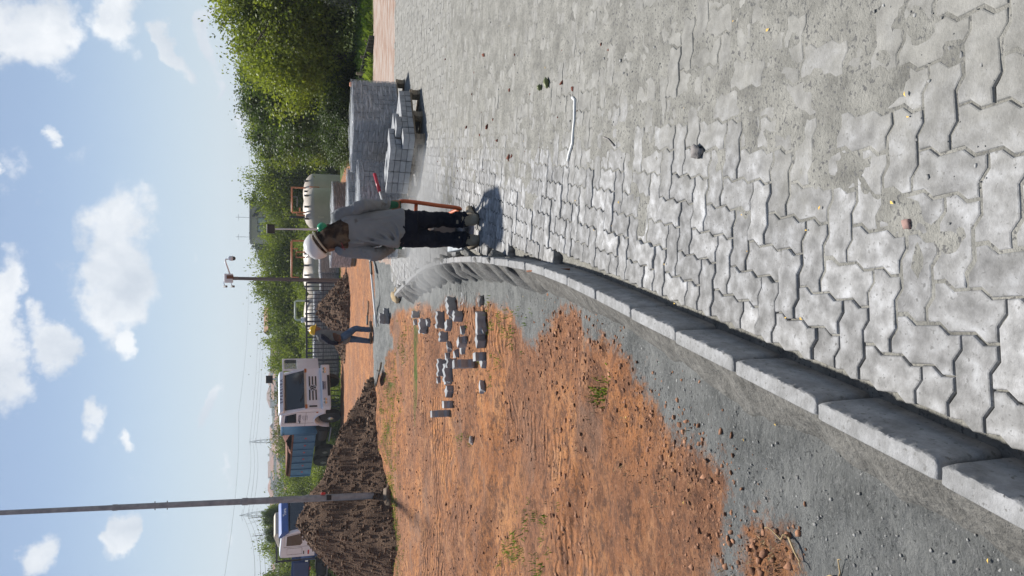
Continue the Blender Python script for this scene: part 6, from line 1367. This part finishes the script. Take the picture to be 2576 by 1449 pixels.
# ------------------------------------------------------------------ house on the hill
WALLM = [mat('house_wall_%d' % k, [tuple(c * .85 for c in col), col], scale=.8, rough=.9) for k, col in enumerate(((.5, .47, .43), (.55, .42, .36), (.42, .38, .36), (.6, .56, .5), (.48, .36, .28)))]
ROOFM = [mat('roof_tiles_%d' % k, [tuple(c * .75 for c in col), col], scale=1.5, rough=.9) for k, col in enumerate(((.32, .15, .09), (.38, .2, .12), (.24, .14, .1), (.3, .28, .27)))]
def house(x, y, w, d, h, ang, wm, rm, label, roof='gable', z=None, nwin=2, name='house', group='houses of the far town', rise=None):
    z = h1(x, y) - .3 if z is None else z; r = empty(name, (x, y, z), (0, 0, ang)); tag(r, label, 'house', group)
    MB().box((0, 0, h / 2), (w, d, h)).build('wall', wm, r); rs = rise or w * .18; e = .4
    if roof == 'gable': o = MB().prism([(-d / 2 - e, h), (0, h + rs), (d / 2 + e, h), (d / 2 + e, h + .15), (0, h + rs + .18), (-d / 2 - e, h + .15)], 0, -w / 2 - e, w / 2 + e)
    elif roof == 'flat': o = MB().box((0, 0, h + .15), (w + .3, d + .3, .3))
    else: o = MB().add([(-w / 2 - e, -d / 2 - e, h + .02), (w / 2 + e, -d / 2 - e, h + .02), (w / 2 + e, d / 2 + e, h + .02), (-w / 2 - e, d / 2 + e, h + .02), (-w * .2, 0, h + rs), (w * .2, 0, h + rs)], [(0, 1, 5, 4), (1, 2, 5), (2, 3, 4, 5), (3, 0, 4), (0, 3, 2, 1)])
    o.build('roof', rm, r)
    for k in range(nwin):
        xx = w * ((k + .5) / nwin - .5); wo = MB().box((xx, -d / 2 - .03, h * .58), (min(1.3, w / nwin * .5), .1, min(1.2, h * .36))).build('window', MT['chassis'], r); MB().box((xx, -d / 2 - .09, h * .58), (min(1.1, w / nwin * .42), .02, min(1.0, h * .3))).build('pane', MT['glass'], wo)
    return r
hy = 128.0; c0 = vp(640, 560, hy); w_ = abs(vp(640, 515, hy).x - vp(640, 608, hy).x); zt = vp(628, 560, hy).z; zb = h1(c0.x, hy)
hh_ = house(c0.x, hy, w_, 6, zt - zb - .35, .08, mat('hill_house_wall', [(.40, .35, .30), (.47, .42, .36)], rough=.9), ROOFM[3], 'tan house with flat fascia on the hill above the tanks', 'flat', zb, 0, 'hill_house', None)
hH = zt - zb - .35
for xx in (-1.45, -.2):
    wo = MB().box((xx, -3.05, hH - 1.55), (1.0, .12, 1.35)).build('window', MT['chassis'], hh_); MB().box((xx, -3.13, hH - 1.55), (.8, .03, 1.15)).build('pane', flat('pane_grey', (.3, .36, .4), .1), wo)
MB().prism([(.4, hH - .1), (3.1, hH - 1.6), (3.1, hH - 2.3), (.4, hH - .8)], 1, -3.4, -3.1).build('stair_rail', MT['chassis'], hh_)
MB().box((w_ / 2 + 1.2, 0, hH - .4), (1.4, 3, .5)).build('side_roof', MT['chassis'], hh_)
for xx in (-2.3, .8): MB().tube([(xx, 0, hH), (xx, 0, hH + 2.4)], .03, 5).build('antenna', MT['galv'], hh_); MB().tube([(xx - .5, 0, hH + 2.0), (xx + .5, 0, hH + 2.0)], .02, 5).build('antenna_bar', MT['galv'], hh_)
# ------------------------------------------------------------------ far town on the facing slope
FARC = []
for k, mt in enumerate((leafmat('far_foliage', (.03, .05, .02), (.10, .14, .045), .2), leafmat('far_foliage_dark', (.02, .035, .016), (.06, .085, .03), .2))):
    me, cs = crown_mesh('crown', 60 + k, 70, 1500, .22, mt, rough_(k * 5.5), .16, .45); FARC.append((me, trunk_mesh('trunk', 20 + k, cs, -1.2)))
def fartree(py_, tx_, Y, r_, k, lb):
    top = vp(tx_, py_, Y); g = h1(top.x, Y) - .2; hgt = max(3, top.z - g); r = empty('far_tree', (top.x, Y, g), (0, 0, random.random() * 6)); tag(r, lb, 'tree', 'far trees around the town'); me, tk = FARC[k]
    c = link('crown', me, r); c.location = (0, 0, hgt * .62); c.scale = (r_, r_, hgt * .42); t = link('trunk', tk, r); t.location = (0, 0, hgt * .52); t.scale = (r_, r_, hgt * .44)
def fartree_near(py_, tx_, Y, r_, k, lb):
    top = vp(tx_, py_, Y); g = h1(top.x, Y) - .2; hgt = max(3, top.z - g); r = empty('far_tree', (top.x, Y, g), (0, 0, random.random() * 6)); tag(r, lb, 'tree', 'far trees around the town')
    c = link('crown', VAR[3][0], r); c.location = (0, 0, hgt - r_ * .8); c.scale = (r_, r_, r_); t = link('trunk', VAR[3][1], r); t.location = (0, 0, hgt * .52); t.scale = (r_, r_, hgt * .44)
rg = random.Random(11)
ANCH = [(780, 850, 'above the yellow helmet'), (850, 905, 'right of the open truck door'), (905, 960, 'above the truck windshield'), (960, 1020, 'above the cab emblem'), (1020, 1080, 'above the truck side window'), (1080, 1120, 'above the dump body front'), (1120, 1165, 'left of the slender tower'), (1165, 1205, 'above the soil load'), (1205, 1245, 'above the dump body rear'), (1245, 1300, 'behind the steel pole'), (1300, 1345, 'above the flatbed cab'), (1345, 1395, 'above the sleeper cab'), (1395, 1500, 'above the blue flatbed')]
def anchor(py_): return next((t for a, b, t in ANCH if a <= py_ < b), 'at the edge')
USED = {}
def uniq(lb):
    n = USED.get(lb, 0); USED[lb] = n + 1
    return lb if n == 0 else lb + (', farther left', ', leftmost', ', behind another', ', half hidden')[min(n - 1, 3)]
rooms = [('pale pink', 1), ('cream', 3), ('grey', 2), ('beige', 0), ('brownish', 4)]
for row, (Y, n, xr) in enumerate(((330, 6, 722), (400, 9, 712), (480, 12, 702), (570, 14, 692), (680, 16, 684))):
    for i in range(n):
        py_ = 940 + (1480 - 940) * (i + rg.uniform(.15, .85)) / n
        top = vp(xr, py_, Y); w = rg.uniform(7, 12) * (.8 + row * .12); hgt = rg.uniform(3.2, 6.5)
        rm = rg.choice((0, 0, 1, 1, 2, 3)); nm, wi = rooms[rg.randrange(5)]
        house(top.x, Y + rg.uniform(-15, 15), w, w * .8, hgt, rg.uniform(-.6, .6), WALLM[wi], ROOFM[rm], uniq('%s house with %s roof, %s slope %s' % (nm, ('terracotta', 'orange', 'brown', 'grey')[rm], ('lowest', 'lower', 'middle', 'upper', 'top')[row], anchor(py_))), rg.choice(('gable', 'gable', 'hip', 'flat')), nwin=rg.choice((2, 3)))
# long yellow hall
c0 = vp(683, 895, 340); g = h1(c0.x, 340); house(c0.x, 340, 13, 8, c0.z - g + .2, .3, mat('yellow_wall', [(.62, .34, .1), (.72, .42, .14)], rough=.8), ROOFM[3], 'long yellow orange hall on the slope right of the truck', 'flat', g, 3, 'yellow_hall')
house(vp(700, 805, 180).x, 180, 5, 5, 3.0, .3, WALLM[0], ROOFM[1], 'small grey house with red roof among trees above the domed tank', z=vp(712, 805, 180).z, nwin=1, name='small_house')
for k in range(52):
    py_ = 775 + 710 * (k + rg.random()) / 52; Y = rg.choice((210, 260, 300, 360, 440, 520, 620, 720, 760)); hgt = rg.uniform(4.5, 8); x = (CY - py_) / F * (Y * cT + 1.5 * sT) ; g = h1(x, Y) - .2; r_ = rg.uniform(2.0, 3.6)
    r = empty('far_tree', (x, Y, g), (0, 0, rg.random() * 6)); tag(r, uniq('%s %s far tree on the %s slope %s' % (('small', 'mid sized', 'tall')[int((hgt - 4.5) / 1.2) if hgt < 8 else 2], ('green', 'dark')[k % 2], 'lower' if Y < 330 else ('middle' if Y < 560 else 'top'), anchor(py_))), 'tree', 'far trees around the town'); me, tk = FARC[k % 2]
    c = link('crown', me, r); c.location = (0, 0, hgt * .6); c.scale = (r_, r_, hgt * .42); t = link('trunk', tk, r); t.location = (0, 0, hgt * .52); t.scale = (r_, r_, hgt * .44)
for k, (a, b, Y) in enumerate(((215, 608, 60), (245, 612, 62), (280, 628, 62), (640, 655, 150), (600, 630, 140), (620, 648, 140))):
    (fartree if k > 2 else fartree_near)(a, b, Y, 2.6, 1, ('dark tree top rising behind the right hand trees', 'dark crown behind the right trees, next to the first', 'lower dark crown behind the right trees', 'small tree right of the camera pole on the skyline', 'tree just behind the hill house', 'palm like tree left of the hill house')[k])
# tall bushes behind the flatbed truck
for k, (a, b, lb) in enumerate(((1300, 655, 'tall leafy sapling rising above the flatbed truck cab'), (1345, 662, 'second leafy sapling left of the first above the truck'))):
    top = vp(b, a, 64); g = h1(top.x, 64); r = empty('sapling', (top.x, 64, g)); tag(r, lb, 'tree', 'saplings'); c = link('crown', VAR[3][0], r); c.scale = (.9, .9, 1.2); c.location = (0, 0, top.z - g - 1.1); t = link('trunk', VAR[3][1], r); t.location = c.location; t.scale = (.9, .9, (top.z - g - 1.1) / 1.25)
# ------------------------------------------------------------------ power line towers, lines, marker balls
def pylon(px_y, top_x, Y, w, label):
    top = vp(top_x, px_y, Y); g = h1(top.x, Y); h = top.z - g; r = empty('lattice_tower', (top.x, Y, g)); tag(r, label, 'tower', 'lattice towers on the skyline'); rr = .055 * Y / 300
    legs = []
    for s in (-1, 1):
        for t in (-1, 1):
            MB().tube([(s * w, t * w, 0), (s * w * .38, t * w * .38, h * .8), (0, 0, h)], rr, 5).build('leg', MT['galv'], r)
    b = MB(); n = 9
    for k in range(n):
        z0, z1 = h * k / n, h * (k + 1) / n; f = lambda z: w * (1 - .62 * min(1, z / (h * .8))) if z < h * .8 else w * .38 * max(0, (h - z) / (h * .2))
        for t in (-1, 1):
            b.tube([(-f(z0), t * f(z0), z0), (f(z1), t * f(z1), z1)], rr * .6, 4); b.tube([(f(z0), t * f(z0), z0), (-f(z1), t * f(z1), z1)], rr * .6, 4)
    b.build('bracing', MT['galv'], r)
    for z in (.72, .84, .95): MB().tube([(-w * 1.3, 0, h * z), (0, 0, h * (z + .02)), (w * 1.3, 0, h * z)], rr * .9, 4).build('cross_arm', MT['galv'], r)
    return top
a = pylon(1112, 626, 430, 1.6, 'slender lattice tower on the skyline above the town'); b = pylon(1297, 602, 300, 1.7, 'nearer lattice tower on the skyline left of the steel pole'); c = pylon(243, 596, 300, 1.3, 'lattice tower top peeping above the right hand trees')
wire = flat('wire_grey', (.14, .15, .16), .6)
def line(pts, label, rr):
    P = [vp(x_, y_, Y_) for x_, y_, Y_ in pts]; out = []
    for i in range(len(P) - 1):
        for k in range(12):
            t = k / 12; p = P[i].lerp(P[i + 1], t); p.z -= 4 * t * (1 - t) * (P[i] - P[i + 1]).length * .012; out.append(p)
    out.append(P[-1]); tag(MB().tube(out, rr, 5).build('power_line', wire, smooth=True), label, 'power line', 'power lines')
for k, (p, lb) in enumerate((([(648, 690, 560), (628, 1112, 430), (610, 1297, 300), (640, 1480, 180)], 'upper power line strung between the two left towers'), ([(655, 690, 560), (636, 1112, 430), (622, 1297, 300), (655, 1480, 180)], 'middle power line strung between the two left towers'), ([(660, 690, 560), (644, 1112, 430), (632, 1297, 300), (668, 1480, 180)], 'lowest power line strung between the two left towers'), ([(625, 690, 560), (600, 1040, 450), (560, 1480, 300)], 'high faint line with round marker balls'), ([(597, 243, 300), (628, 460, 420)], 'line running from the right tower behind the trees'))): line(p, lb, .05)
for k, (x_, y_, lb) in enumerate(((632, 762, 'rightmost marker ball in the sky'), (628, 815, 'second marker ball from the right'), (630, 896, 'third marker ball from the right in the sky'), (626, 942, 'leftmost marker ball in the sky'))):
    p = vp(x_, y_, 480); tag(MB().lathe([(.3 * math.sin(t), -.3 * math.cos(t)) for t in np.linspace(.001, math.pi - .001, 9)], 12, p).build('marker_ball', wire, smooth=True), lb, 'marker ball', 'marker balls on the power line')
p0 = vp(712, 856, 200); p1_ = vp(658, 856, 200); tag(MB().tube([p0, p1_], .12, 6).build('utility_pole', MT['weath']), 'thin dark utility pole on the slope behind the yellow helmet', 'pole')
# ------------------------------------------------------------------ air
def volume_box(name, lo, hi, dens, col, aniso=0.0, label=None, noise_=None):
    c = [(a + b) / 2 for a, b in zip(lo, hi)]; o = MB().box((0, 0, 0), [b - a for a, b in zip(lo, hi)]).build(name, None); o.location = c
    m = bpy.data.materials.new(name); m.use_nodes = True; N = m.node_tree.nodes; L = m.node_tree.links; N.remove(N['Principled BSDF'])
    v = N.new('ShaderNodeVolumePrincipled'); v.inputs['Color'].default_value = (*col, 1); v.inputs['Density'].default_value = dens; v.inputs['Anisotropy'].default_value = aniso
    L.new(v.outputs[0], N['Material Output'].inputs['Volume']); o.data.materials.append(m); tag(o, label, kind='stuff'); return o
volume_box('haze', (-900, -60, -40), (900, 950, 60), .00055, (.80, .88, .97), .3, 'pale moist haze over the far town')

# dust thrown up round the compactor
dc = gpl(1140, 640, 0); bm = bmesh.new(); bmesh.ops.create_icosphere(bm, subdivisions=3, radius=1); me = bpy.data.meshes.new('dust_cloud'); bm.to_mesh(me); bm.free()
o = link('dust_cloud', me); o.location = (dc.x + .25, dc.y + .5, dc.z + .22); o.scale = (1.25, 1.1, .42); tag(o, 'pale dust drifting around the plate compactor', kind='stuff')
m = bpy.data.materials.new('airborne_dust'); m.use_nodes = True; N = m.node_tree.nodes; L = m.node_tree.links; N.remove(N['Principled BSDF']); v = N.new('ShaderNodeVolumePrincipled'); v.inputs['Color'].default_value = (.9, .9, .88, 1)
tc = N.new('ShaderNodeTexCoord'); ln = N.new('ShaderNodeVectorMath'); ln.operation = 'LENGTH'; L.new(tc.outputs['Object'], ln.inputs[0])
nz = N.new('ShaderNodeTexNoise'); nz.inputs['Scale'].default_value = 2.2; nz.inputs['Detail'].default_value = 4; L.new(tc.outputs['Object'], nz.inputs['Vector'])
ad = N.new('ShaderNodeMath'); ad.operation = 'MULTIPLY_ADD'; L.new(nz.outputs['Fac'], ad.inputs[0]); ad.inputs[1].default_value = 1.1; ad.inputs[2].default_value = .35
sb = N.new('ShaderNodeMath'); sb.operation = 'SUBTRACT'; L.new(ad.outputs[0], sb.inputs[0]); L.new(ln.outputs['Value'], sb.inputs[1])
mr = N.new('ShaderNodeMapRange'); mr.interpolation_type = 'SMOOTHSTEP'; L.new(sb.outputs[0], mr.inputs['Value']); mr.inputs['From Min'].default_value = 0; mr.inputs['From Max'].default_value = .8; mr.inputs['To Max'].default_value = 1.9
L.new(mr.outputs[0], v.inputs['Density']); L.new(v.outputs[0], N['Material Output'].inputs['Volume']); me.materials.append(m)
